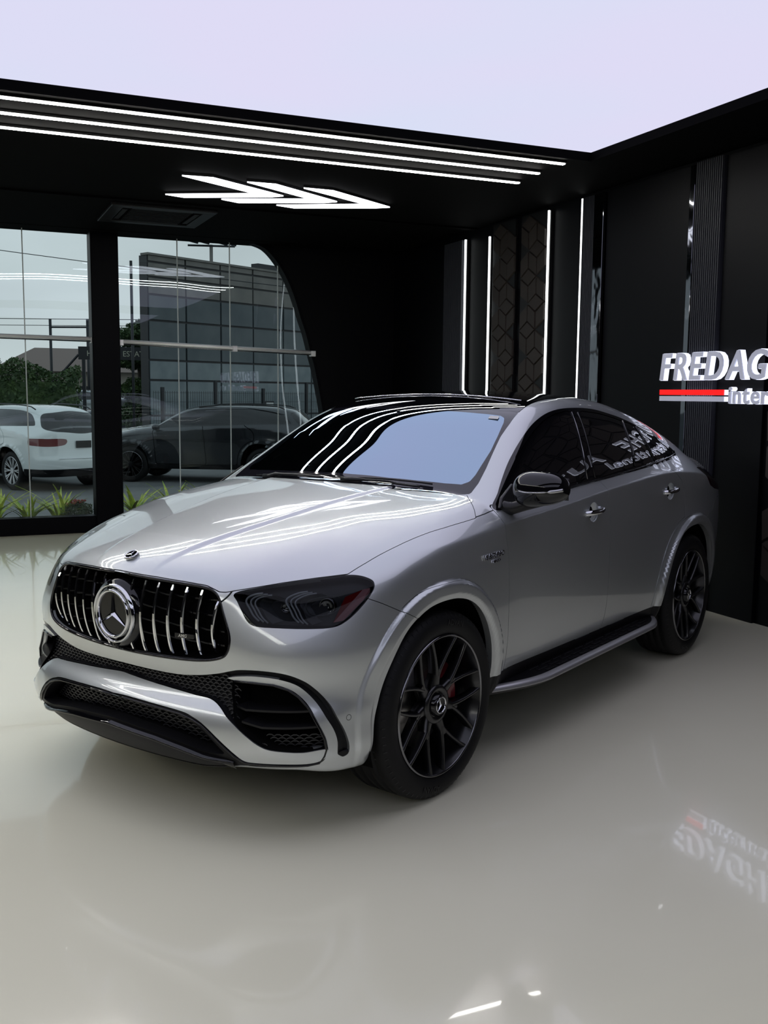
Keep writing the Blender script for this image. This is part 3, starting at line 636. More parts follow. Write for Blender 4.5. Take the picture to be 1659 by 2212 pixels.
# fender flares
def ring(pts, ys=None):
    return list(pts)
fl, tm = cutpoly(tm, 'yz', FFLARE, lambda V,N: (V[:,0] > .42)&(V[:,1] > -.275+0*V[:,0]), .002)
rfl, tm = cutpoly(tm, 'yz', RFLARE, lambda V,N: (V[:,0] > .42), .002)
bump, tm = cutpoly(tm, 'yz', BUMP, None, .003)
b2, fl = cutpoly(fl, 'yz', BUMP, None, .002); 
bump = merge(bump, b2)
SILL = [(.30,.40),(.406,.418),(.577,.410),(.952,.406),(1.455,.398),(1.936,.396),(2.41,.405),(2.6,.40),(2.6,.1),(.3,.1)]
sill, tm = cutpoly(tm, 'yz', SILL, side); s2, fl = cutpoly(fl, 'yz', SILL, side) if fl is not None else (None, fl); s3, rfl = cutpoly(rfl, 'yz', SILL, side)
sill = merge(sill, s2, s3)
fd, tm = cutpoly(tm, 'yz', FDOOR, side, .0035)
rd, tm = cutpoly(tm, 'yz', RDOOR, side, .0035)
for (hy, hz) in ((1.437,1.071),(2.512,1.102)):
    CUP = [(hy+.056*math.cos(a), hz+.052*math.sin(a)) for a in np.linspace(0, 2*math.pi, 33)[:-1]]
    cup_, fd = cutpoly(fd, 'yz', CUP, side) if hy < 2 else (None, fd)
    cup_, rd = cutpoly(rd, 'yz', CUP, side) if hy > 2 else (None, rd)
fen, tm = cutpoly(tm, 'yz', FEND, side, .003)
TAIL = [(3.10,1.215),(3.30,1.20),(3.6,1.17),(4.3,1.13),(4.3,1.0),(3.6,1.03),(3.40,1.055),(3.28,1.085)]
tail, tm = cutpoly(tm, 'yz', TAIL, lambda V,N: (V[:,1] > 3.0), .002)
RBUMP = [(3.02,.86),(3.12,.88),(3.34,.918),(3.40,.975),(3.5,.99),(4.4,.98),(4.4,.1),(3.0,.1)]
rb, tm = cutpoly(tm, 'yz', RBUMP, lambda V,N: V[:,1] > 2.95, .003)

bumper_o = panel('front_bumper', bump, M['paint'], car, .02, True)
hood_o = panel('hood', hood, M['paint'], car, .015, True)
shell_o = panel('body_shell', tm, M['paint'], car, .012, True)
panel('roof_panel', roof, M['roofglass'], car, .006, True, label='glossy black glass roof')
panel('rear_window', rwin, M['privacy'], car, .006, True)
panel('windscreen_surround', ws, M['frit'], car, .004, True)
panel('windscreen', gl, M['wind'], car, 0, True, label='windscreen mirroring the bright ceiling')
rb_o = panel('rear_bumper', rb, M['paint'], car, .012, True)
pair('tail_lamp', tail, M['smoke'], car, .01, label='dark smoked wraparound tail lamp')
shift = lambda t: t
for sgn in (1, -1):
    f = (lambda t: t) if sgn == 1 else mirror
    P = lambda n, t, m_, par, sk=.012, off=0., **k: panel(n, f(t), m_, par, sk, False, off, **k) if t is not None else None
    P('fender', fen, M['paint'], car)
    P('wheel_arch_flare', fl, M['paint'], car, .03, .002); P('wheel_arch_flare', rfl, M['paint'], car, .03, .002)
    d1 = P('front_door', fd, M['paint'], car); d2 = P('rear_door', rd, M['paint'], car)
    P('window_trim', dlo, M['gloss'], car, .01, 0., label='gloss black window surround')
    g1 = P('side_glass', fgl, M['privacy'], car, 0, -.003); P('side_glass', rgl, M['privacy'], car, 0, -.003); P('quarter_glass', qgl, M['privacy'], car, 0, -.003)
    P('sill', sill, M['black'], car, .02, .0, label='black plastic sill')
    # door handles: chrome grip over a round dished cup
    for (dy, dz, dx, dr) in ((1.437, 1.075, .957, d1), (2.512, 1.106, .966, d2)):
        V, Fc = lathe([(-.024,.0005),(-.022,.02),(-.016,.036),(-.006,.049),(.001,.0555),(-.004,.060)], 40); o = poly('handle_cup', V, Fc, M['paint'], dr, True); o.location = (sgn*dx, dy, dz-.004)
        if sgn < 0: o.rotation_euler = (0,0,math.pi)
        path = catmull([(0,-.088,-.006),(.022,-.070,-.003),(.034,-.02,0),(.036,.03,.002),(.024,.075,.004),(0,.092,.005)], 5)
        V, Fc = tube([(q[0]*sgn, q[1], q[2]) for q in path], .0125, 12); V = [(v[0], v[1], v[2]*1.15) for v in V]
        o = poly('door_handle', V, Fc, M['chrome'], dr, True); o.location = (sgn*dx, dy, dz); o['label'] = 'chrome door handle'
# inner dark shell closing the panel gaps
cm = half_body((.03,.035,.05), .035, .035, off=-.022)
fat = lambda p: [((y-c)*1.03+c, (z-.4)*1.03+.4) for (y, z), c in zip(p, [p[:,0].mean()]*len(p))]
_, cm = cutpoly(cm, 'yz', fat(FARCH), side); _, cm = cutpoly(cm, 'yz', fat(RARCH), side)
_, cm = cutpoly(cm, 'xy', WINDS, sky_); _, cm = cutpoly(cm, 'xz', GRILLE, front, 0, .02); _, cm = cutpoly(cm, 'xz', HLAMP, front, 0, .01); _, cm = cutpoly(cm, 'xz', [(-.1,.66),(.93,.66),(.93,.1),(-.1,.1)], lambda V,N: V[:,1] < -.45)
_, cm = cutpoly(cm, 'yz', DLO, lambda V,N: V[:,0] > .5)
panel('inner_structure', cm, M['void'], car, 0, True, label='black structure inside the body')
# wheel wells
for sgn in (1, -1):
    for (cy, cz, r) in ((0.0, .405, .455), (2.905, .405, .475)):
        V, Fc = lathe([(.50, r*.2),(.50, r),(.93, r)], 40, 'x', False, -.35 if True else 0, math.pi+.35)
        V = [(v[0]*sgn, v[1], v[2]) for v in V]; o = poly('wheel_well', V, Fc, M['void'], car, True); o.location = (0, cy, cz)
# ---- grille ----
gb = offset(gr, -.075); grille_o = panel('grille', merge(gb, skirt(gr, .075)), M['void'], car, 0, True, label='black grille with chrome vertical bars')
rim_t = offset(gr, -.004)
def edge_tube(name, pts2, r, m_, parent, plane='xz', out=0., n=8, both=True):
    """tube lying on the body surface along an outline given in a side/front plane"""
    P = np.array(pts2, float)
    if plane == 'xz': s = np.stack([P[:,0], P[:,0]*0-.35, P[:,1]], 1); q = np.stack([P[:,0], P[:,0]*0-1.1, P[:,1]], 1)
    else: s = np.stack([P[:,0]*0+.3, P[:,0], P[:,1]], 1); q = np.stack([P[:,0]*0+1.1, P[:,0], P[:,1]], 1)
    X = root(s, q, 0, 1.); X = X+grad(X[:,0], X[:,1], X[:,2])*out
    V, Fc = tube([tuple(x) for x in X], r, n)
    if both: poly(name, [(-v[0], v[1], v[2]) for v in V], Fc, m_, parent, True)
    return poly(name, V, Fc, m_, parent, True)
edge_tube('grille_frame', [q for q in GRILLE if q[0] > -.005], .006, M['gloss'], grille_o, out=-.004)
def surf(x, z, out=0.):
    s = np.array([[x, -.35, z]]); q = np.array([[x, -1.1, z]]); X = root(s, q, 0, 1.); return (X+grad(X[:,0], X[:,1], X[:,2])*out)[0]
BT = [(.078,.950,.668),(.145,.950,.670),(.212,.948,.674),(.278,.946,.678),(.343,.943,.682),(.408,.938,.688),(.472,.900,.702)]
bar_me = {}
for i, (bx, zt, zb_) in enumerate([(.010,.955,.668)]+BT):
    for sgn in ((1, -1) if bx > .02 else (1,)):
        n = 14; V = []; Fc = []
        for k in range(n+1):
            t = k/n; z = zt+(zb_-zt)*t; y = -.862+.30*bx*bx*1.05 - .030*math.sin(math.pi*min(max(t*1.0,0),1))**.8+.004; x = bx+.012*(0.5-t)*(1 if bx > .02 else 0)
            w = .0058; dpt = .045
            for (dx, dy) in ((-w,0),(-w*.75,-.006),(w*.75,-.006),(w,0),(w*.4,dpt),(-w*.4,dpt)): V.append(((x+dx)*sgn, y+dy, z))
        for k in range(n):
            for q in range(6): Fc.append((k*6+q, k*6+(q+1)%6, (k+1)*6+(q+1)%6, (k+1)*6+q))
        Fc += [tuple(range(6)), tuple(range(n*6, n*6+6))]
        if bx < .02: continue
        poly('grille_bar', V, Fc, M['chrome'], grille_o)
for z in (.906,.845,.785,.727):
    for sgn in (1, -1):
        xs_ = np.linspace(.02, .50 if z < .88 else .47, 10); V = []; Fc = []
        for x in xs_:
            p_ = surf(x, z, -.045)
            for dz in (-.003, .003):
                for dy in (0, .02): V.append((p_[0]*sgn, p_[1]+dy, p_[2]+dz))
        for k in range(len(xs_)-1):
            a = k*4
            for (p1, p2) in ((0,1),(1,3),(3,2),(2,0)): Fc.append((a+p1, a+p2, a+4+p2, a+4+p1))
        poly('grille_crossbar', V, Fc, M['gloss'], grille_o)
# emblem: disc, two rings and a three-pointed star
ec = Vector((0, -.895, .806))
V, Fc = lathe([(0,.0005),(0,.130),(.02,.138),(.07,.130)], 48, 'y'); o = poly('emblem_base', V, Fc, M['gloss'], grille_o, True); o.location = ec+Vector((0,.012,0))
V, Fc = lathe([(.01,.107),(-.004,.109),(-.006,.112),(-.004,.116),(.01,.118)], 64, 'y'); o = poly('emblem_ring', V, Fc, M['chrome'], grille_o, True); o.location = ec+Vector((0,-.003,0))
V, Fc = lathe([(.004,.0855),(-.007,.087),(-.010,.092),(-.007,.0965),(.006,.098)], 64, 'y'); o = poly('emblem_ring', V, Fc, M['chrome'], grille_o, True); o.location = ec+Vector((0,-.004,0))
V, Fc = lathe([(-.004,.0005),(-.004,.088)], 48, 'y'); o = poly('emblem_glass', V, Fc, M['gloss'], grille_o, True); o.location = ec+Vector((0,.002,0))
def star(R, r, h):
    V = [(0,-h,0)]; 
    for k in range(6):
        a = math.pi/2+k*math.pi/3; q = R if k % 2 == 0 else r; V.append((math.cos(a)*q, 0 if k % 2 else -h*.15, math.sin(a)*q))
    V.append((0,.002,0)); Fc = [(0,1+k,1+(k+1)%6) for k in range(6)]+[(7,1+(k+1)%6,1+k) for k in range(6)]
    return V, Fc
o = poly('emblem_star', *star(.092, .0110, .012), M['chrome'], grille_o); o.location = ec+Vector((0,-.004,0))
V, Fc = lathe([(0,.0005),(-.004,.010),(0,.014),(.02,.014)], 20, 'y'); o = poly('grille_camera', V, Fc, M['gloss'], grille_o, True); o.location = (0,-.893,.683)
# grille letters on a small plate
V, Fc = textmesh('AMG', .017, .0008, 0, .25, .0005); V = np.array(V); V[:,0] -= V[:,0].mean()
pc = surf(.367, .767, .018); a_ = math.atan2(.66*.367, 1)
o = poly('grille_badge_plate', *boxv(-.042,.042,-.003,.003,-.0095,.0095), M['gloss'], grille_o, bevel=.002); o.location = pc; o.rotation_euler = (0,0,a_)
o = poly('grille_badge', [(v[0], -v[2]-.004, v[1]-.006) for v in V], Fc, M['text'], grille_o); o.location = pc; o.rotation_euler = (0,0,a_)
o['label'] = 'chrome badge lettering on grille'
# hood badge
hb = Vector((0,-.803,1.029)); hn = Vector(grad(np.array([0.]), np.array([-.803]), np.array([1.029]))[0])
rot = Vector((0,-1,0)).rotation_difference(hn).to_euler()
V, Fc = join([lathe([(.003,.0005),(-.002,.0005),(-.002,.024),(-.004,.026),(-.003,.029),(.004,.030)], 32, 'y')]); o = poly('hood_badge', V, Fc, M['chrome'], hood_o, True); o.location = hb; o.rotation_euler = rot
V, Fc = lathe([(-.0025,.0005),(-.0025,.0235)], 32, 'y'); o = poly('badge_disc', V, Fc, M['gloss'], hood_o, True); o.location = hb; o.rotation_euler = rot
o = poly('badge_star', *star(.0235,.0035,.003), M['chrome'], hood_o); o.location = hb+hn*.002; o.rotation_euler = rot
# ---- lower fascia ----
panel('bumper_wing', wing, M['paint'], car, .05, True, .004, label='silver air-dam blade on the front bumper')
trim_o = panel('lower_trim', trim, M['black'], car, .05, True, -.002, label='gloss black trim and splitter lip')
panel('lower_intake', merge(offset(inner, -.06, (0,.03,0)), skirt(inner, .09, (0,1,0))), M['black'], car, 0, True, label='meshed black lower air intake')
# recess behind the side intakes and the band under the grille
bx0 = merge(offset(op, -.035), skirt(op, .035, (0,1,0)))
SIDEI = sm([(.56,.622),(.66,.615),(.75,.595),(.805,.54),(.846,.475),(.868,.41),(.870,.36),(.85,.366),(.75,.372),(.70,.384),(.64,.425),(.60,.46),(.565,.52),(.545,.57)], 4)
deep, shallow = cutpoly(op, 'xz', SIDEI, None)
dp_ = merge(offset(deep, -.02, (0,.075,0)), skirt(deep, .10, (0,1,0)))
intake_l = panel('side_intake', dp_, M['void'], car, 0, label='black slatted side air intake, left of the bumper')
intake_r = panel('side_intake', mirror(dp_), M['void'], car, 0, label='black slatted side air intake, right of the bumper')
band_o = panel('bumper_band', merge(offset(shallow, -.012, (0,.012,0)), skirt(op, .03, (0,1,0))), M['black'], car, 0, True, label='black meshed band under the grille')
# mesh scales on the band and intakes
def scales(pgin, pgout, dx, dz, off, x0, x1, z0, z1, r=.0012):
    V = []; Fc = []; row = 0; z = z0; pi_ = np.array(pgin)
    pts = []
    while z < z1:
        x = x0+(dx/2 if row % 2 else 0)
        while x < x1: pts.append((x, z)); x += dx
        z += dz; row += 1
    pts = np.array(pts); ins = sdf(pts, pi_) < -.004
    if pgout is not None: ins &= sdf(pts, np.array(pgout)) > .003
    for (x, z) in pts[ins]:
        xs_ = np.array([x-dx*.48, x-dx*.2, x+dx*.2, x+dx*.48]); zs_ = z+np.array([-.25, .22, .22, -.25])*dz
        s = np.stack([xs_, xs_*0-.35, zs_], 1); q = np.stack([xs_, xs_*0-1.1, zs_], 1); X = root(s, q, 0, 1., 16); Nn = grad(X[:,0],X[:,1],X[:,2]); X = X+Nn*off+np.array([0,.012 if off > -.04 else .03,0])
        b = len(V)
        for X_, n_ in zip(X, Nn):
            a = X_+n_*.010; V.append(tuple(a)); V.append((a[0], a[1], a[2]-.0045)); V.append(tuple(X_-np.array([0,0,.006])))
        for k in range(3):
            Fc += [(b+3*k, b+3*k+3, b+3*k+4, b+3*k+1), (b+3*k+1, b+3*k+4, b+3*k+5, b+3*k+2)]
    V2 = [(-v[0], v[1], v[2]) for v in V]; return join([(V, Fc), (V2, [f[::-1] for f in Fc])])
V, Fc = scales([(q[0], q[1]) for q in OPEN], None, .030, .0125, -.012, .0, .62, .49, .61); 
V, Fc = scales([(-.1,.604),(.24,.60),(.374,.606),(.465,.622),(.52,.63),(.56,.60),(.57,.53),(.60,.46),(.70,.39),(.69,.385),(.55,.50),(.47,.535),(.392,.543),(.181,.558),(-.1,.568)], None, .026, .0115, -.012, .0, .75, .38, .64)
tag(poly('grille_mesh', V, Fc, M['mesh'], band_o), kind='stuff')
V, Fc = scales([(.66,.42),(.88,.435),(.88,.36),(.75,.37),(.69,.39)], None, .026, .0115, -.02, .60, .9, .36, .44); V = [(v[0], v[1]+.03, v[2]) for v in V]
n2 = len(V)//2; f2 = len(Fc)//2
tag(poly('intake_mesh', V[:n2], Fc[:f2], M['mesh'], intake_l), kind='stuff'); tag(poly('intake_mesh', V[n2:], [tuple(i-n2 for i in q) for q in Fc[f2:]], M['mesh'], intake_r), kind='stuff')
V, Fc = scales(INNER, None, .036, .014, -.05, .0, .56, .34, .48)
tag(poly('lower_mesh', V, Fc, M['mesh'], trim_o), kind='stuff')
for (za, zb_, x0_, x1_) in ((.533,.512,.52,.835), (.470,.452,.61,.868)):
    for sgn in (1, -1):
        V = []; Fc = []; n = 14
        for k in range(n+1):
            x = x0_+(x1_-x0_)*k/n; z = za+(zb_-za)*min(1, k/4); p_ = surf(x, z, -.012)
            for (dy, dz) in ((0,.004),(0,-.004),(.07,-.006),(.07,.006)): V.append((p_[0]*sgn-sgn*(.012 if dy else 0), p_[1]+dy+.004, p_[2]+dz))
        for k in range(n):
            for q in range(4): Fc.append((k*4+q, k*4+(q+1)%4, k*4+4+(q+1)%4, k*4+4+q))
        poly('intake_slat', V, Fc, M['satin'], intake_l if sgn > 0 else intake_r)
edge_tube('intake_bead', [(.553,.607),(.622,.607),(.695,.603),(.743,.587),(.774,.563),(.809,.522),(.832,.484),(.848,.445),(.859,.406),(.863,.365),(.858,.342),(.843,.316),(.815,.310),(.757,.311),(.668,.311),(.620,.315),(.588,.338),(.550,.373),(.500,.415),(.46,.441),(.418,.456),(.364,.467),(.223,.475),(.069,.479),(0,.480)], .0045, M['gloss'], car, out=.002)
# splitter blade
V = []; Fc = []; n = 24
for k in range(n+1):
    x = .58*k/n; z = np.interp(x, [0,.236,.37,.458,.545,.60], [.372,.357,.338,.320,.312,.305]); p_ = surf(x, z, 0)
    for (dy, dz) in ((.03,.012),(-.020,.004),(-.024,-.004),(.0,-.014),(.04,-.03)): V.append((x, p_[1]+dy*(1 if x < .5 else (1-(x-.5)/.12)), z+dz))
for k in range(n):
    for q in range(4): Fc.append((k*5+q, k*5+q+1, k*5+6+q, k*5+5+q))
V2 = [(-v[0], v[1], v[2]) for v in V]; V, Fc = join([(V, Fc), (V2, Fc)]); poly('splitter_blade', V, Fc, M['gloss'], trim_o, True)
# parking sensors
for (x, z) in ((.912,.473),):
    for sgn in (1, -1):
        p_ = root(np.array([[.3,-.30,z]]), np.array([[1.2,-.66,z]]), 0, 1.5)[0]; n_ = Vector(grad(*[np.array([c]) for c in p_])[0])
        V, Fc = lathe([(0,.0095),(-.0006,.0105),(0,.0115)], 24, 'y', False); o = poly('parking_sensor', V, Fc, M['black'], bumper_o, True)
        o.location = (p_[0]*sgn, p_[1], p_[2]); nn = Vector((n_.x*sgn, n_.y, n_.z)); o.rotation_euler = Vector((0,-1,0)).rotation_difference(nn).to_euler()
# ---- headlights ----
def along(p0, d): return p0+d
def curve_pts(L): return catmull(L, 5)
for sgn in (1, -1):
    f = (lambda t: t) if sgn == 1 else mirror
    h0 = panel('headlight', f(merge(offset(hl, -.015, (0,.045,0)), skirt(hl, .07, (0,1,0)))), M['lampblack'], car, 0, label='black-lined headlight')
    panel('headlight_lens', f(offset(hl, .0005)), M['lens'], h0, 0)
    def X(L, inn): 
        out = []
        for (x, y, z) in L:
            g_ = grad(np.array([x]), np.array([y]), np.array([z]))[0]; q = np.array([x, y, z])-g_*inn+np.array([0, inn*.5, 0]); out.append((q[0]*sgn, q[1], q[2]))
        return out
    D1 = [(.622,-.715,.941),(.598,-.725,.937),(.575,-.744,.924),(.572,-.756,.906),(.586,-.753,.880),(.602,-.750,.855),(.622,-.741,.835)]
    D2 = [(.738,-.595,.946),(.712,-.620,.940),(.690,-.651,.924),(.691,-.664,.907),(.709,-.664,.880),(.727,-.664,.852),(.745,-.655,.833)]
    for D in (D1, D2):
        for k, (sh, r) in enumerate(((0,.0042),(.014,.0036),(.027,.0036))):
            L = [(x+sh, y+sh*.75, z-sh*.25) for x, y, z in D]
            V, Fc = tube(curve_pts(X(L, .018)), r, 8); poly('daytime_light', V, Fc, M['drl'], h0, True)
        L1 = curve_pts(X([(x+.042, y+.03, z-.008) for x, y, z in D], .016)); L2 = curve_pts(X([(x+.068, y+.055, (z-.885)*.78+.885-.006) for x, y, z in D], .030))
        V = [tuple(q) for q in L1]+[tuple(q) for q in L2]; n = len(L1); poly('lamp_reflector', V, [(i, i+1, n+i+1, n+i) for i in range(n-1)], M['grey'], h0, True)
    for (x, y, z, r) in ((.690,-.672,.890,.017), (.808,-.568,.893,.027)):
        V, Fc = lathe([(.012,.0005),(.004,r*.5),(.006,r*.8),(.0,r),(-.004,r*1.08),(.0,r*1.18),(.02,r*1.2)], 32, 'y'); o = poly('lamp_projector', V, Fc, M['dchrome'], h0, True)
        o.location = X([(x, y, z)], .028)[0]; o.rotation_euler = (0,0,sgn*.35)
    Q = [(.850,-.505,.921),(.876,-.43,.941),(.891,-.404,.945),(.893,-.405,.928),(.891,-.445,.902),(.862,-.528,.834),(.838,-.560,.829)]
    V = X(Q, .010)+X(Q, .022); n = len(Q); poly('side_marker', V, [tuple(range(n)), tuple(range(n,2*n))[::-1]]+[(i,(i+1)%n,n+(i+1)%n,n+i) for i in range(n)], M['amber'], h0)
    Q = [(.760,-.62,.915),(.80,-.565,.928),(.838,-.53,.925),(.845,-.53,.885),(.825,-.57,.862),(.785,-.62,.862),(.765,-.635,.885)]
    V, Fc = tube([tuple(q) for q in catmull(X(Q, .022), 4, True)]+[tuple(catmull(X(Q, .022), 4, True)[0])], .0022, 6, False); poly('lamp_bezel', V, Fc, M['grey'], h0, True)
# ---- wheels ----
def wheel(name_y, sgn, steer=0., front=True):
    xw = .965 if front else .975
    w = empty('wheel', (sgn*xw, name_y, .395), 0, car); w.rotation_euler = (0, 0, (0 if sgn > 0 else math.pi)+steer)
    RT, R1_ = .395, .298
    prof = [(-.02,R1_-.012),(-.002,R1_+.004),(.006,R1_+.03),(.006,R1_+.055),(-.004,RT-.022),(-.016,RT-.007),(-.035,RT-.001)]
    inner_ = [(-.26-x, r) for x, r in prof][::-1]
    tread = []; xs_ = [-.045,-.078,-.086,-.118,-.126,-.160,-.168,-.200,-.208,-.235]
    for i, x in enumerate(xs_): tread.append((x, RT)); 
    pr = prof+[(-.060,RT),(-.062,RT-.007),(-.072,RT-.007),(-.074,RT),(-.105,RT),(-.107,RT-.007),(-.119,RT-.007),(-.121,RT),(-.15,RT),(-.152,RT-.007),(-.164,RT-.007),(-.166,RT),(-.2,RT),(-.202,RT-.007),(-.212,RT-.007),(-.214,RT)]+inner_
    V, Fc = lathe(pr, 96); poly('tire', V, Fc, M['tyre'], w, True)
    V = []; Fc = []
    for k in range(72):      # shoulder sipes
        a = 2*math.pi*k/72
        for (x0_, x1_) in ((-.058,-.012),):
            c, s = math.cos(a), math.sin(a); c2, s2 = math.cos(a+.012), math.sin(a+.012); b = len(V)
            for (cc, ss) in ((c, s), (c2, s2)):
                V += [(x0_, (RT+.0008)*cc, (RT+.0008)*ss), (x1_, (RT-.009)*cc, (RT-.009)*ss), (-.004, (RT-.021)*cc, (RT-.021)*ss)]
            Fc += [(b,b+1,b+4,b+3),(b+1,b+2,b+5,b+4)]
    tag(poly('tread_blocks', V, Fc, M['satin'], w), kind='stuff')
    V, Fc = lathe([(-.03,.300),(-.004,.299),(.003,.2955),(.004,.291),(-.001,.288)], 96); poly('rim_lip', V, Fc, M['dchrome'], w, True)['label'] = 'bright machined rim lip'
    V, Fc = lathe([(-.001,.288),(-.02,.280),(-.055,.266),(-.20,.262),(-.24,.285)], 72); poly('rim', V, Fc, M['rim'], w, True)
    V, Fc = lathe([(-.12,.0005),(-.12,.195),(-.135,.196),(-.135,.0005)], 48); poly('brake_disc', V, Fc, M['disc'], w, True)
    V, Fc = lathe([(-.145,.0005),(-.145,.262)], 48); poly('hub_back', V, Fc, M['void'], w, True)
    # spokes
    sp = []
    for k in range(7):
        a = R_(35+360/7*k)
        def pt(r, da, x): return (x, r*math.cos(a+da), r*math.sin(a+da))
        def rib(pts):      # pts: (r, half width, centre angle, x top, depth)
            V = []; Fc = []
            for (r, hw, da, x, dp) in pts:
                c = a+da; tn = (-math.sin(c), math.cos(c)); cc = (r*math.cos(c), r*math.sin(c))
                for (s_, xx) in ((-1, x-dp),(-.85, x-.004),(-.45, x),(.45, x),(.85, x-.004),(1, x-dp)):
                    V.append((xx, cc[0]+tn[0]*hw*s_, cc[1]+tn[1]*hw*s_))
            for i in range(len(pts)-1):
                for q in range(5): Fc.append((i*6+q, i*6+q+1, i*6+7+q, i*6+6+q))
                Fc.append((i*6+5, i*6, i*6+6, i*6+11))
            return V, Fc
        sp.append(rib([(.045,.030,0,-.030,.05),(.085,.024,0,-.030,.05),(.118,.019,0,-.026,.045),(.14,.016,0,-.023,.04),(.15,.010,0,-.022,.035)]))
        for sg in (1, -1):
            sp.append(rib([(.118,.011,sg*.03,-.0255,.045),(.15,.0095,sg*.095,-.022,.042),(.20,.008,sg*.185,-.015,.04),(.25,.0078,sg*.255,-.008,.038),(.289,.0105,sg*.300,-.003,.036)]))
    for j, (V, Fc) in enumerate(sp): pass
    for k in range(7):
        V, Fc = join(sp[3*k:3*k+3]); poly('spoke', V, Fc, M['rim'], w, True, 0)
    V, Fc = lathe([(-.03,.082),(-.022,.078),(-.020,.060),(-.034,.050),(-.040,.048)], 48); poly('hub', V, Fc, M['rim'], w, True)
    V, Fc = lathe([(-.06,.055),(-.012,.046),(-.006,.040),(-.004,.036),(-.010,.034),(-.010,.0005)], 40); poly('hub_cap', V, Fc, M['gloss'], w, True)
    V, Fc = lathe([(-.008,.0305),(-.003,.032),(-.003,.0345),(-.008,.036)], 40); poly('cap_ring', V, Fc, M['chrome'], w, True)
    V, Fc = star(.0315,.0048,.005); V = [(-v[1], v[0], v[2]) for v in V]; V = [(v[0]-.008, v[1], v[2]) for v in V]; o = poly('cap_star', V, Fc, M['chrome'], w); o.rotation_euler = (.35 if front else .9, 0, 0)
    for k in range(10):
        a = 2*math.pi*k/10; V, Fc = lathe([(-.045,.008),(-.030,.008),(-.028,.005),(-.028,.0005)], 8); V = [(v[0], v[1]+.062*math.cos(a), v[2]+.062*math.sin(a)) for v in V]
        if k % 2 == 0: poly('wheel_bolt', V, Fc, M['dchrome'], w)
    # caliper
    aC = R_(18) if front else R_(150)
    V = []; Fc = []; n = 8
    for i in range(n+1):
        a = aC-.42+.84*i/n
        for (x, r) in ((-.075,.125),(-.062,.150),(-.062,.185),(-.085,.205),(-.17,.205),(-.17,.125)): V.append((x, r*math.cos(a), r*math.sin(a)))
    for i in range(n):
        for q in range(6): Fc.append((i*6+q, i*6+(q+1)%6, i*6+6+(q+1)%6, i*6+6+q))
    Fc += [tuple(range(6)), tuple(range(n*6, n*6+6))]; poly('brake_caliper', V, Fc, M['caliper'], w, False, .004)
    # tyre lettering
    if sgn > 0:
        for (txt, ang, sz) in (('ADVAN', 258, .034), ('ADVAN', 78, .034)):
            V, Fc = textmesh(txt, sz, .001, 0, 0, .0006); V = np.array(V); V[:,0] -= V[:,0].mean(); out = []
            for (u, v_, t_) in V:
                r = .352-v_ if False else .336+v_; a = R_(ang)+ (-u/.35) * -1 * -1
                out.append((.0075+t_*.6, r*math.cos(a), r*math.sin(a)))
            poly('tire_lettering', out, Fc, M['satin'], w)
        V, Fc = textmesh('AMG', .012, .0006); V = np.array(V); V[:,0] -= V[:,0].mean(); out = []
        for (u, v_, t_) in V:
            r = .276-.0+v_; a = R_(293)+u/.28; out.append((-.002+t_, r*math.cos(a), r*math.sin(a)))
    return w
for sgn in (1, -1):
    wheel(0., sgn, R_(-2.2), True); wheel(2.935, sgn, 0., False)
# ---- running boards ----
for sgn in (1, -1):
    stp = empty('side_step', (0,0,0), 0, car)
    n = 40; V = []; Fc = []; Ve = []; Fe = []
    for k in range(n+1):
        y = .50+1.98*k/n; e = min(1, (y-.50)/.40, (2.48-y)/.30); e = max(0, e); x1 = .905+.115*math.sin(e*math.pi/2); x0 = .86
        for (x, z) in ((x0,.345),(x1-.012,.340),(x1,.333),(x1+.002,.318),(x1-.02,.300),(x0,.285)): V.append((x*sgn, y, z))
        for (x, z) in ((x1-.030,.3425),(x1-.006,.3395),(x1+.004,.3310),(x1+.005,.318)): Ve.append((x*sgn, y, z))
    for k in range(n):
        for q in range(6): Fc.append((k*6+q, k*6+(q+1)%6, k*6+6+(q+1)%6, k*6+6+q))
        for q in range(3): Fe.append((k*4+q, k*4+q+1, k*4+5+q, k*4+4+q))
    Fc += [tuple(range(6)), tuple(range(n*6, n*6+6))]
    poly('step_board', V, Fc, M['satin'], stp); poly('step_trim', Ve, Fe, M['alu'], stp, True)
    for row, xr in enumerate((.905, .940, .972)):
        for k in range(11):
            y = .86+k*.128+(.03*row)
            if y < .62+.10*row or y > 2.30-.05*row: continue
            box('tread_pad', sgn*xr-.011, sgn*xr+.011, y, y+.092, .341, .3475, M['black'], stp, .003)
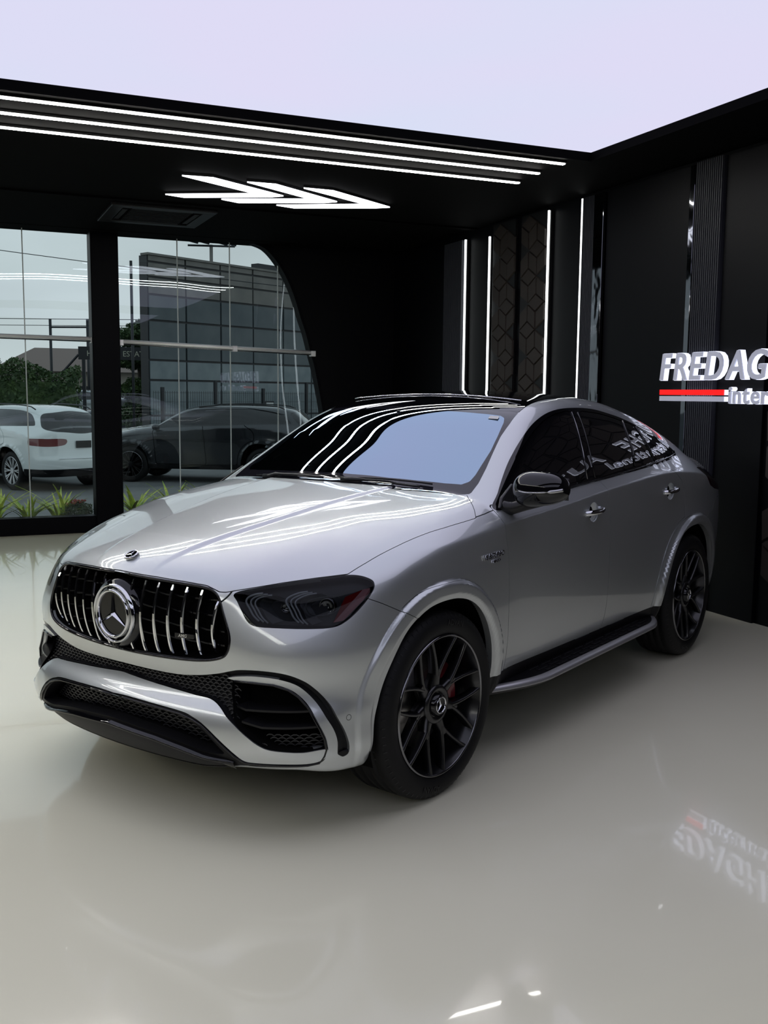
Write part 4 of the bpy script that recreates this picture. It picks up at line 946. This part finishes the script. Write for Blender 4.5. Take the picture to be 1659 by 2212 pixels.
# ---- mirrors ----
def blob(c, r, n=24, m=16, f=None):
    V = []; Fc = []
    for i in range(m+1):
        t = math.pi*i/m-math.pi/2
        for j in range(n):
            a = 2*math.pi*j/n; ct, s_ = math.cos(t), math.sin(t)
            def se(v, e): return math.copysign(abs(v)**e, v)
            u = (se(ct,.75)*se(math.cos(a),.75), se(ct,.75)*se(math.sin(a),.75), se(s_,.85)); u = f(*u) if f else u
            V.append((c[0]+u[0]*r[0], c[1]+u[1]*r[1], c[2]+u[2]*r[2]))
    for i in range(m):
        for j in range(n): Fc.append((i*n+j, i*n+(j+1)%n, (i+1)*n+(j+1)%n, (i+1)*n+j))
    return V, Fc
for sgn in (1, -1):
    mr_ = empty('door_mirror', (0,0,0), 0, car)
    if sgn < 0: mr_['label'] = 'black door mirror folded back'
    fold = (lambda V: V) if sgn > 0 else (lambda V: [(-(.88+(v[1]-.60)*.60), .96+(abs(v[0])-.90)*1.0, v[2]-.06) for v in V])
    def fm(x, y, z):       # inboard end taller, outboard rounded, back face flat
        z = z*(1-.10*x) + .0; y = y*.55 if y > 0 else y*(1-.22*max(x,0)**2)
        if z < 0: z *= .95-.12*x
        return (x, y, z)
    V, Fc = blob((0,0,0), (.128,.105,.077), 32, 20, fm); V = [(sgn*(v[0]+1.072), v[1]+.635+.045*(v[0]), v[2]*1.05+1.255+.02*v[0]) for v in V]
    top = [f for f in Fc]; poly('mirror_housing', fold(V), top, M['gloss'], mr_, True)
    path = catmull([(1.002,.538,1.250),(1.047,.528,1.246),(1.107,.536,1.248),(1.157,.563,1.254),(1.189,.60,1.260)], 5)
    V, Fc = tube([(q[0]*sgn, q[1], q[2]) for q in path], [.002]+[.0035]*(len(path)-8)+[.009]*7, 8); poly('mirror_indicator', fold(V), Fc, M['indicator'], mr_, True)
    V, Fc = tube(catmull([(.89*sgn,.60,1.165),(.93*sgn,.61,1.160),(.99*sgn,.63,1.180),(1.07*sgn,.64,1.205)], 4), [.03]*5+[.028]*8, 12); V = [(v[0], v[1]*1.0, v[2]) for v in V]; poly('mirror_arm', fold(V), Fc, M['satin'], mr_, True)
    V = [(.896*sgn,.545,1.165),(.905*sgn,.78,1.180),(.862*sgn,.72,1.262),(.872*sgn,.60,1.205)]; V2 = [(v[0]+.012*sgn, v[1], v[2]) for v in V]; poly('mirror_foot', V+V2, [(0,1,2,3),(7,6,5,4),(0,1,5,4),(1,2,6,5),(2,3,7,6),(3,0,4,7)], M['satin'], mr_, False, .004)
    V, Fc = boxv(sgn*1.072-.10, sgn*1.072+.10, .692, .696, 1.205, 1.305); poly('mirror_glass', fold(V), Fc, M['chrome'], mr_)
# ---- side badge ----
for (txt, dz, sz, dy) in (('V8 BITURBO', 0., .030, 0.), ('4MATIC+', -.020, .016, .085)):
    for sgn in (1, -1):
        V, Fc = textmesh(txt, sz, .002, 0, .25, .0008); V = np.array(V); L = V[:,0].max()
        if dz == 0: V[:,0] *= .185/L
        Y = (.300+dy+V[:,0]) if sgn > 0 else (.485-dy*0-V[:,0]); Z = .962+dz+V[:,1]+(V[:,0])*.03
        X_ = W(Y, Z)+V[:,2]+.001; poly('side_badge', np.stack([X_*sgn, Y, Z], 1), Fc, M['text'], car)['label'] = 'chrome engine lettering on fender'
# ---- window divider trims and mouldings ----
edge_tube('window_divider', [(1.634,1.583),(1.582,1.508),(1.522,1.376),(1.476,1.236)], .0035, M['dchrome'], car, 'yz', .001)
edge_tube('window_divider', [(1.700,1.580),(1.640,1.480),(1.588,1.345),(1.566,1.238)], .0045, M['gloss'], car, 'yz', .001)
edge_tube('window_divider', [(2.232,1.527),(2.185,1.453),(2.155,1.358),(2.115,1.272)], .006, M['gloss'], car, 'yz', .0)
edge_tube('window_divider', [(2.392,1.492),(2.412,1.383),(2.435,1.285)], .008, M['gloss'], car, 'yz', .0)
edge_tube('belt_moulding', [(.62,1.168),(.8,1.175),(1.04,1.195),(1.3,1.212),(1.58,1.227),(2.07,1.253),(2.48,1.277),(2.75,1.297),(2.86,1.310),(2.875,1.325)], .0055, M['gloss'], car, 'yz', .002)
# ---- wipers ----
wp = empty('wiper', (0,0,0), 0, car)
def wsurf(x, y, o=0.): return (x, y, float(H(np.array([x]), np.array([y]))[0])+o)
for (x0, y0, x1, y1) in ((.10,.405,.52,.470), (-.44,.432,-.02,.412)):
    w_ = empty('wiper', (0,0,0), 0, car) if x0 < 0 else wp
    L = [wsurf(x0+(x1-x0)*k/10, y0+(y1-y0)*k/10+.012*math.sin(math.pi*k/10), .012) for k in range(11)]
    V, Fc = tube(L, [.011]*3+[.006]*8, 8); poly('wiper_arm', V, Fc, M['satin'], w_, True)
    L = [wsurf(x0-.08+(x1-x0+.12)*k/10, y0+.035+(y1-y0+.01)*k/10, .010) for k in range(11)]
    V, Fc = tube(L, .004, 6); poly('wiper_blade', V, Fc, M['black'], w_, True)
V, Fc = [], []
for k in range(25):
    x = -.70+1.40*k/24; yb = .385+.21*x*x
    V += [(x, yb-.004, float(H(np.array([x]), np.array([yb-.01]))[0])-.012), (x, yb+.05, float(H(np.array([x]), np.array([yb+.05]))[0])-.004)]
# ---- roof seam and rails ----
L = [(x, 1.372-.02*abs(x), float(H(np.array([x]), np.array([1.372-.02*abs(x)]))[0])+.002) for x in np.linspace(-.56,.56,24)]
V, Fc = tube(L, .0035, 6); poly('roof_seam', V, Fc, M['chrome'], car, True)
# ---- cabin ----
L = [(x, .70-.10*abs(x), 1.10) for x in np.linspace(-.80,.80,16)]
V, Fc = join([prism([(-.80,.55),(.80,.55),(.80,.86),(-.80,.86)], .95, 1.16)]); poly('dashboard', V, Fc, M['seat'], car, True, .05, 4)
sw = empty('steering_wheel', (.37,.98,1.10), 0, car); sw.rotation_euler = (R_(-22),0,0)
L = [(.18*math.cos(a), 0, .18*math.sin(a)) for a in np.linspace(0, 2*math.pi, 33)]; V, Fc = tube(L, .014, 8, False); poly('wheel_rim', V, Fc, M['seat'], sw, True)
for a in (R_(180), R_(0), R_(270)):
    V, Fc = tube([(0,.0,0),(.17*math.cos(a),0,.17*math.sin(a))], .018, 8); poly('wheel_spoke', V, Fc, M['grey'], sw, True)
V, Fc = lathe([(-.02,.0005),(-.02,.045),(0,.06),(.03,.06)], 24, 'y'); poly('wheel_boss', V, Fc, M['grey'], sw, True)
for sgn in (1, -1):
    s_ = empty('seat', (.37*sgn, 1.30, 0), 0, car)
    box('seat_cushion', -.25,.25,-.05,.45,.62,.78, M['seat'], s_, .05, 3)
    V, Fc = boxv(-.24,.24,.42,.56,.75,1.32); V = [(v[0], v[1]+(v[2]-.75)*.28, v[2]) for v in V]; poly('seat_back', V, Fc, M['seat'], s_, True, .05, 3)
    V, Fc = boxv(-.13,.13,.58,.68,1.34,1.50); poly('headrest', V, Fc, M['seat'], s_, True, .04, 3)
V, Fc = tube([(0,1.02,1.585),(0,1.03,1.53)], .01, 8); V2, F2 = boxv(-.11,.11,1.02,1.045,1.475,1.535); V, Fc = join([(V,Fc),(V2,F2)]); poly('rear_view_mirror', V, Fc, M['black'], car)
# windscreen sticker
p4 = [(.535,1.060),(.585,1.072),(.578,1.100),(.530,1.088)]; V = [(x, y, float(H(np.array([x]), np.array([y]))[0])-.004) for x, y in p4]+[(x, y, float(H(np.array([x]), np.array([y]))[0])-.006) for x, y in p4]
poly('windscreen_sticker', V, [(0,1,2,3),(7,6,5,4),(0,1,5,4),(1,2,6,5),(2,3,7,6),(3,0,4,7)], mat('sticker', (.6,.6,.58), .5), car)
# ================= OUTSIDE THE SHOP WINDOW =================
GZ = -.20
m_asph = mat('grey_paved_yard', (.13,.135,.135), .75, var=(1.2,(.19,.195,.19)), bump=(40,.3,.01))
m_leaf = mat('hedge_leaf', (.03,.065,.022), .6, var=(3.,(.07,.12,.03))); m_leaf2 = mat('tree_leaf', (.03,.07,.025), .6, var=(2.,(.07,.12,.04)))
m_strap = mat('variegated_leaf', (.85,.88,.12), .45, var=(14.,(.35,.52,.08))); m_flow = mat('red_flower', (.45,.05,.04), .5); m_wood = mat('bark', (.05,.04,.03), .8)
m_conc = mat('weathered_concrete_panel', (.15,.145,.135), .8, var=(1.5,(.20,.19,.175))); m_bluep = mat('blue_grey_cladding', (.060,.078,.088), .5, var=(1.1,(.095,.112,.118))); m_lightp = mat('pale_glazed_panel', (.13,.165,.18), .4, var=(1.6,(.20,.235,.245)))
m_dark = mat('dark_steel', (.012,.014,.018), .5); m_roof = mat('dull_roof', (.22,.17,.15), .8); m_cream = mat('cream_wall', (.36,.33,.28), .8); m_rail = mat('pale_railing', (.4,.4,.38), .6)
st(box('ground', -60, 60, -60, 120, GZ-.1, GZ, m_asph))
pl_ = box('planter_kerb', XL, XW, YW+.17, YW+1.0, GZ, .048, mat('soil', (.03,.025,.02), .9), None, .02); tag(pl_, 'low planting bed kerb outside the window', 'planter')
# --- strap-leaved plants ---
random.seed(11); leafs = []
for v in range(7):
    L = random.uniform(.36,.58); lean = random.uniform(.35,1.1); n = 7; V = []; Fc = []
    for k in range(n+1):
        t = k/n; a = lean*t*1.4; x = L*t*math.sin(min(a,1.9))*.9; z = L*(t-.35*t*t*lean); w = .019*math.sin(math.pi*(.12+.86*t))+.001
        V += [(x, -w, z), (x, 0, z-.004), (x, w, z)]
    for k in range(n): Fc += [(3*k,3*k+1,3*k+4,3*k+3), (3*k+1,3*k+2,3*k+5,3*k+4)]
    me = bpy.data.meshes.new('leaf'); me.from_pydata(V, [], Fc); me.materials.append(m_strap); leafs.append(me)
PX = [(-1.9,8.35),(-1.35,8.25),(-.86,8.30),(-.50,8.22),(-.12,8.32),(.80,8.30),(1.25,8.25),(1.75,8.35)]
PL = ['leftmost strap-leaved variegated plant outside the left window bay','second strap-leaved variegated plant outside the left bay','strap-leaved variegated plant at the left photo edge outside','strap-leaved variegated plant below the glass joint of the left bay','strap-leaved variegated plant just left of the red flowers','strap-leaved variegated plant just right of the black pillar','second strap-leaved plant right of the black pillar','third strap-leaved plant right of the black pillar']
for (x, y), lb in zip(PX, PL):
    t = empty('strap_leaved_plant', (x, y, .05)); tag(t, lb, 'plant', 'variegated plants outside the window')
    for k in range(30):
        o = meshob('leaf', random.choice(leafs), None, t); o.rotation_euler = (random.uniform(-.15,.15), random.uniform(-.25,.15), k*2.4+random.uniform(-.3,.3)); o.location = (random.uniform(-.05,.05), random.uniform(-.05,.05), 0); s_ = random.uniform(.75,1.15); o.scale = (s_, s_, s_)
def leafcloud(name, n, fn, size, m_, parent=None, seed=1):
    rg = np.random.RandomState(seed); P = fn(rg, n); d = rg.normal(size=(n,3)); d /= np.linalg.norm(d, axis=1, keepdims=True); e = np.cross(d, rg.normal(size=(n,3))); e /= np.linalg.norm(e, axis=1, keepdims=True)
    s_ = size*rg.uniform(.6,1.3,(n,1)); V = np.concatenate([P-d*s_, P+e*s_*.45, P+d*s_, P-e*s_*.45]); i = np.arange(n)
    return arr(name, V, np.stack([i, i+n, i+2*n, i+3*n], 1), m_, parent, False)
def lump(cx, cy, cz, rx, ry, rz):
    def f(rg, n):
        u = rg.normal(size=(n,3)); u /= np.linalg.norm(u, axis=1, keepdims=True); r = rg.uniform(.55,1.,(n,1)); b = 1+.18*np.sin(u[:,:1]*7)*np.cos(u[:,2:]*6); return np.array([cx,cy,cz])+u*r*b*np.array([rx,ry,rz])
    return f
fb = empty('flowering_bush', (.08, 8.30, .10)); tag(fb, 'low green bush with red flowers beside the black window pillar', 'plant')
tag(leafcloud('foliage', 1500, lump(0,0,.10,.20,.15,.13), .020, m_leaf2, fb, 3), kind='stuff')
rg_ = random.Random(4)
for k in range(26):
    a = rg_.uniform(0,6.28); r = rg_.uniform(0,.13); o = poly('flower', *blob((r*math.cos(a), r*math.sin(a), .225+rg_.uniform(-.03,.02)), (.016,.016,.012), 6, 4), m_flow, fb)
# --- parked cars ---
def outside_car(label, col, loc, rz, res, scale, trimcol=M['black'], white=False, hexrim=M['dchrome']):
    global T_ws, T_rr
    sv = (T_ws, T_rr)
    T_ws = table([(-1.2,.30),(.40,1.222),(.75,1.428),(1.10,1.60),(1.35,1.655),(1.7,1.69),(2.2,1.70),(2.8,1.685),(3.25,1.65),(3.50,1.60),(3.62,1.52),(3.85,1.28),(4.0,1.14),(4.2,.9)], .035)
    T_rr = table([(.0,3.85),(.3,3.98),(.45,4.06),(.62,4.08),(.70,4.05),(.85,4.02),(1.05,4.01),(1.5,3.9)], .02)
    c = empty('car', loc, rz); tag(c, label, 'car'); c.scale = (scale,)*3
    pm = mat('parked_car_paint', col, .25, .0 if white else .4, 1., .02)
    t = half_body((res,)*3, res, res)
    _, t = cutpoly(t, 'yz', FARCH, side); _, t = cutpoly(t, 'yz', RARCH, side)
    w_, t = cutpoly(t, 'xy', WINDS, sky_)
    S2 = sm([(.60,1.195),(.78,1.305),(1.05,1.45),(1.25,1.525),(1.5,1.575),(2.2,1.60),(2.8,1.585),(3.15,1.53),(3.35,1.44),(3.50,1.31),(3.40,1.285),(2.6,1.265),(1.6,1.225),(1.0,1.20)], 4)
    g_, t = cutpoly(t, 'yz', S2, lambda V,N: V[:,0] > .5)
    RW = sm([(-.2,1.55),(.40,1.54),(.56,1.50),(.66,1.36),(.70,1.24),(.62,1.195),(.40,1.17),(-.2,1.16)], 4)
    r_, t = cutpoly(t, 'xz', RW, lambda V,N: (V[:,1] > 3.4)&(V[:,0] < .76))
    TL = sm([(.36,1.035),(.38,.93),(.60,.895),(.84,.90),(1.0,.95),(1.0,1.04),(.70,1.045)], 3)
    l_, t = cutpoly(t, 'xz', TL, lambda V,N: V[:,1] > 3.55)
    lw, t = split(t, np.where(t.V[:,2] < .6, t.V[:,2]-.40-.05*(t.V[:,1] > 3.4), .1))
    HL2 = sm([(.50,.93),(.64,.96),(.85,.97),(.90,.93),(.86,.84),(.62,.82)], 3); h_, t = cutpoly(t, 'xz', HL2, front); G2 = sm([(-.2,.95),(.42,.94),(.46,.88),(.42,.70),(-.2,.68)], 3); k_, t = cutpoly(t, 'xz', G2, front)
    dd, t = cutpoly(t, 'yz', FDOOR, side, .012); d2, t = cutpoly(t, 'yz', RDOOR, side, .012)
    panel('body', t, pm, c, .02, True); pair('door', dd, pm, c, .02); pair('door', d2, pm, c, .02)
    panel('windscreen', w_, M['privacy'], c, 0, True, -.004); pair('side_glass', g_, M['privacy'], c, 0, -.006); panel('rear_window', r_, M['privacy'], c, 0, True, -.004)
    pair('tail_lamp', l_, mat('tail_red', (.16,.006,.012), .12, 0, 1.), c, 0, -.002); panel('lower_trim', lw, M['black'], c, .03, True); pair('headlight', h_, M['grey'], c, 0); panel('grille', k_, M['black'], c, 0, True, -.01)
    cmm = half_body((.10,)*3, .10, .10, off=-.05); _, cmm = cutpoly(cmm, 'yz', FARCH, side); _, cmm = cutpoly(cmm, 'yz', RARCH, side); panel('inner_structure', cmm, M['void'], c, 0, True)
    for sgn in (1, -1):
        for wy in (0., 2.935):
            V, Fc = lathe([(-.24,.27),(-.25,.37),(-.22,.39),(-.04,.39),(-.005,.365),(0,.30),(-.01,.275)], 40); w2 = poly('wheel', V, Fc, M['tyre'], c, True); w2.location = (sgn*.955, wy, .39); w2.rotation_euler = (0,0,0 if sgn > 0 else math.pi)
            sp = []
            for k in range(10):
                a = 2*math.pi*k/10
                for da in (-.10,.10):
                    c0 = (.06*math.cos(a), .06*math.sin(a)); c1 = (.272*math.cos(a+da), .272*math.sin(a+da)); tx, ty = -math.sin(a)*.010, math.cos(a)*.010
                    sp.append(([(-.05,c0[0]-tx,c0[1]-ty),(-.03,c0[0]-tx,c0[1]-ty),(-.03,c0[0]+tx,c0[1]+ty),(-.05,c0[0]+tx,c0[1]+ty),(-.04,c1[0]-tx,c1[1]-ty),(-.012,c1[0]-tx,c1[1]-ty),(-.012,c1[0]+tx,c1[1]+ty),(-.04,c1[0]+tx,c1[1]+ty)], [(0,1,5,4),(1,2,6,5),(2,3,7,6),(3,0,4,7)]))
            sp.append(lathe([(-.02,.0005),(-.02,.06),(-.05,.065)], 20)); sp.append(lathe([(-.01,.278),(-.006,.270),(-.04,.262)], 40)); V, Fc = join(sp); poly('rim', V, Fc, hexrim, w2)
            V, Fc = lathe([(-.12,.0005),(-.12,.275)], 30); poly('wheel_back', V, Fc, M['void'], w2)
        V, Fc = blob((sgn*1.03,.62,1.20), (.11,.08,.07), 14, 8); poly('door_mirror', V, Fc, pm, c, True)
        V, Fc = tube([(sgn*.62, y, float(H(np.array([.62]), np.array([y]))[0])+(.035 if .2 < k/12 < .95 else .0)) for k, y in enumerate(np.linspace(1.45,3.35,13))], .012, 6); poly('roof_rail', V, Fc, M['satin'], c, True)
    yb = float(T_rr[1].max())
    box('number_plate', -.17,.17, 4.025,4.045,.86,1.00, M['satin'], c, .004)
    V, Fc = tube([(-.02,3.93,1.20),(.12,3.90,1.235),(.26,3.92,1.215)], .012, 6); poly('rear_wiper', V, Fc, M['black'], c)
    V, Fc = tube([(-.55,4.035,.66),(0,4.085,.66),(.55,4.035,.66)], .008, 6); poly('bumper_strip', V, Fc, M['chrome'], c)
    T_ws, T_rr = sv
    return c
outside_car('white SUV seen from behind, parked outside the left window', (.88,.92,.90), (-.68,18.50,GZ), R_(206), .035, .95, white=True, hexrim=M['alu'])
outside_car('dark charcoal SUV seen side-on outside the right window bay', (.014,.016,.020), (2.58,17.5,GZ), R_(-120), .035, .96)
outside_car('small silver wagon on the road beyond the white SUV', (.30,.33,.34), (1.4,39.85,GZ+.25), R_(-100), .06, 1.0)
outside_car('dark blue vehicle far behind the black pillar and pole', (.012,.015,.035), (3.2,33.2,GZ), R_(-100), .08, 1.0)
# --- panel-clad building ---
A_ = Vector((3.93,24.03,0)); bd = empty('building', A_, math.atan2(.474,.88)); tag(bd, 'tall weathered building wall of square grey-blue panels across the yard', 'building')
rows = [5.46,5.26,4.85,4.37,3.66,2.56,2.0,1.0,-.2]; cw = 1.345
box('core', 0, 10*cw, .06, .4, GZ, 5.44, m_dark, bd)
rr_ = random.Random(2)
for c in range(10):
    for r in range(len(rows)-1):
        m_ = m_conc if r < 3 else (m_bluep if r < 5 else m_lightp)
        d_ = rr_.uniform(0,.02); box('cladding_panel', c*cw+.03, (c+1)*cw-.03, .0+d_, .055, rows[r+1]+.03, rows[r]-.03, m_, bd)
box('parapet', -.03, 10*cw, -.03, .3, 5.44, 5.50, m_conc, bd)
box('roof_unit', 4.3, 5.4, .05, .35, 5.50, 5.66, m_dark, bd)
# mesh fence in front of the building
fe = empty('mesh_fence', A_+Vector((-.3,-1.6,GZ)), math.atan2(.474,.88)); tag(fe, 'black wire mesh fence in front of the panelled building', 'fence')
for k in range(7): box('fence_post', .4+k*1.9-.04, .4+k*1.9+.04, -.04, .04, 0, 2.2 if k % 2 else 2.0, m_dark, fe)
V = []; Fc = []
for k in range(150):
    v, f = boxv(.1+k*.08-.004,.1+k*.08+.004,-.004,.004,0,1.9); Fc += [tuple(i+len(V) for i in q) for q in f]; V += v
for k in range(8):
    v, f = boxv(.1,12.1,-.006,.006,.1+k*.25,.108+k*.25); Fc += [tuple(i+len(V) for i in q) for q in f]; V += v
tag(poly('wire_mesh', V, Fc, m_dark, fe), kind='stuff')
# --- vegetation ---
hd = empty('hedge', (.4,23.6,GZ)); tag(hd, 'long dense dark green hedge behind the white SUV', 'hedge')
def hf(rg, n):
    x = rg.uniform(-7,1.55,n); y = rg.uniform(-.7,.5,n); top = 2.45+.35*np.clip(1-np.abs(x+.15)/.5,0,1)+.12*np.sin(x*5)+.25*np.clip(1-np.abs(x+1.0)/.35,0,1); z = rg.uniform(0,1,n)**.6*top; return np.stack([x,y,z],1)
tag(leafcloud('foliage', 26000, hf, .06, m_leaf, hd, 5), kind='stuff'); box('hedge_core', -7,1.4,-.5,.4,0,2.1, m_leaf, hd)
def tree(name, loc, blobs, h, lab, seed):
    t = empty(name, loc); tag(t, lab, 'tree'); V, Fc = tube([(0,0,0),(.1,0,h*.5),(0,.1,h)], [.16,.11,.05], 8); poly('trunk', V, Fc, m_wood, t, True)
    for i, b in enumerate(blobs): tag(leafcloud('foliage', b[6], lump(*b[:6]), .07, m_leaf2 if i % 2 == 0 else m_leaf, t, seed+i), kind='stuff')
tree('tree', (4.45,28.9,GZ), [(0,0,3.6,1.0,.8,.35,3500),(-.3,0,2.9,.9,.7,.30,3000),(.5,0,3.9,.9,.8,.35,3000),(.2,0,1.9,.9,.8,.5,3500),(.2,0,1.1,1.0,.8,.6,3500)], 4.0, 'layered green tree standing left of the panelled building', 20)
tree('tree', (-.6,33.0,GZ), [(0,0,2.6,1.2,.9,.6,2500),(-1.2,0,2.3,1.0,.9,.6,2000)], 2.6, 'yellow-green tree tops rising behind the hedge', 40)
# --- house, gate sign, poles ---
hs = empty('house', (3.6,43.5,GZ)); tag(hs, 'cream house with a low red-brown hipped roof beyond the hedge', 'house')
box('wall', -2.6,3.6,0,6,0,2.75, m_cream, hs); poly('roof', [(-3.2,-.5,2.75),(4.2,-.5,2.75),(4.2,6.5,2.75),(-3.2,6.5,2.75),(-1,2.5,3.9),(2.4,2.5,3.9)], [(0,1,5,4),(1,2,5),(2,3,4,5),(3,0,4),(3,2,1,0)], m_roof, hs)
for x in (-1.8,-.4,1.0,2.2): 
    w_ = box('window', x-.28,x+.28,-.04,.02,1.3,2.1, m_dark, hs)
box('porch_roof', -.6,1.6,-1.8,0,1.75,1.9, m_roof, hs); box('porch_post', -.5,-.38,-1.7,-1.58,0,1.75, m_cream, hs); box('porch_post', 1.38,1.5,-1.7,-1.58,0,1.75, m_cream, hs)
gs = empty('gate_sign', (3.55,27.8,GZ), -.25); tag(gs, 'dark overhead gate sign board with pale lettering near the tree', 'sign')
box('board', -1.1,1.1,-.05,.05,2.85,3.25, m_dark, gs); box('post', -1.0,-.9,-.05,.05,0,2.85, m_dark, gs); box('post', .9,1.0,-.05,.05,0,2.85, m_dark, gs)
V, Fc = textmesh('HOUSING ESTATE', .24, .004); V = np.array(V); V[:,0] -= V[:,0].mean(); poly('lettering', [(v[0]*.95, -.056-v[2], 2.96+v[1]) for v in V], Fc, mat('pale_paint', (.5,.5,.4), .6), gs)
V, Fc = tube([(-1.1,0,3.0),(-1.9,0,2.1)], .04, 6); poly('brace', V, Fc, m_dark, gs)
for (x, y, h, r, lb, cross) in ((2.93,20.9,5.05,.035,'tall thin black steel pole left of the panelled building',0),(2.9,41.25,4.95,.06,'twin-pole utility frame rising above the house',1),(-.3,43.0,4.9,.05,'distant utility pole with crossarm above the hedge',2)):
    t = empty('utility_pole', (x, y, GZ)); tag(t, lb, 'pole'); V, Fc = tube([(0,0,0),(0,0,h)], r, 8); poly('post', V, Fc, m_dark, t, True)
    if cross == 1:
        V, Fc = tube([(0,0,h-.35),(1.45,-.8,h-.35)], .04, 6); poly('crossarm', V, Fc, m_dark, t); V, Fc = tube([(1.45,-.8,0),(1.45,-.8,h)], r, 8); poly('post', V, Fc, m_dark, t, True)
    if cross == 2:
        for dz in (.1,.35): V, Fc = tube([(-.9,0,h-dz),(.9,-.3,h-dz)], .035, 6); poly('crossarm', V, Fc, m_dark, t)
for (a, b, c, lb) in (((-8,24.7,6.1),(12,16.0,3.5),.009,'upper overhead cable crossing the sky'),((-14,42,4.62),(8,36.6,4.6),.014,'middle overhead cable crossing the sky'),((-14,42,4.35),(8,36.6,4.35),.012,'lower overhead cable crossing the sky')):
    L = [tuple(Vector(a).lerp(Vector(b), k/12)-Vector((0,0,.12*math.sin(math.pi*k/12)))) for k in range(13)]; V, Fc = tube(L, c, 5); tag(poly('overhead_cable', V, Fc, m_dark), lb, 'cable', 'overhead cables')
ms = empty('floodlight_mast', (8.65,35.9,GZ)); tag(ms, 'floodlight mast rising above the panelled building', 'light mast')
V, Fc = tube([(0,0,0),(0,0,7.75)], .07, 8); poly('post', V, Fc, m_conc, ms, True); V, Fc = tube([(-.9,.2,7.7),(.9,-.3,7.7)], .04, 6); poly('crossarm', V, Fc, m_dark, ms)
for x in (-.75,-.3,.45,.8):
    V, Fc = boxv(-.2,.2,-.12,.12,-.05,.05); o = poly('floodlight', V, Fc, m_dark, ms, False, .02); o.location = (x, -.1, 7.85); o.rotation_euler = (.5,.2,0)
sb = empty('notice_board', (6.35,20.6,GZ), .3); tag(sb, 'white board in a black frame behind the dark SUV', 'board'); box('panel', -.11,.11,-.02,.0,1.1,1.62, mat('white_board', (.55,.56,.55), .5), sb); box('frame', -.14,.14,.0,.03,1.07,1.66, m_dark, sb); box('post', -.03,.03,.03,.07,0,1.1, m_dark, sb)
pr = empty('railing', (2.85,22.4,GZ), -.3); tag(pr, 'pale low railing beyond the dark SUV bonnet', 'railing')
for k in range(14): box('bar', -1.2+k*.18-.015,-1.2+k*.18+.015,-.015,.015,0,.85, m_rail, pr)
box('top_rail', -1.25,1.2,-.03,.03,.85,.90, m_rail, pr); box('bottom_rail', -1.25,1.2,-.03,.03,.10,.15, m_rail, pr)
wl = empty('boundary_wall', (1.2,25.6,GZ)); tag(wl, 'low grey boundary wall along the road beyond the yard', 'wall'); box('wall_block', -9,2.6,0,.2,0,.75, m_conc, wl); box('coping', -9.02,2.62,-.03,.23,.75,.80, m_rail, wl)
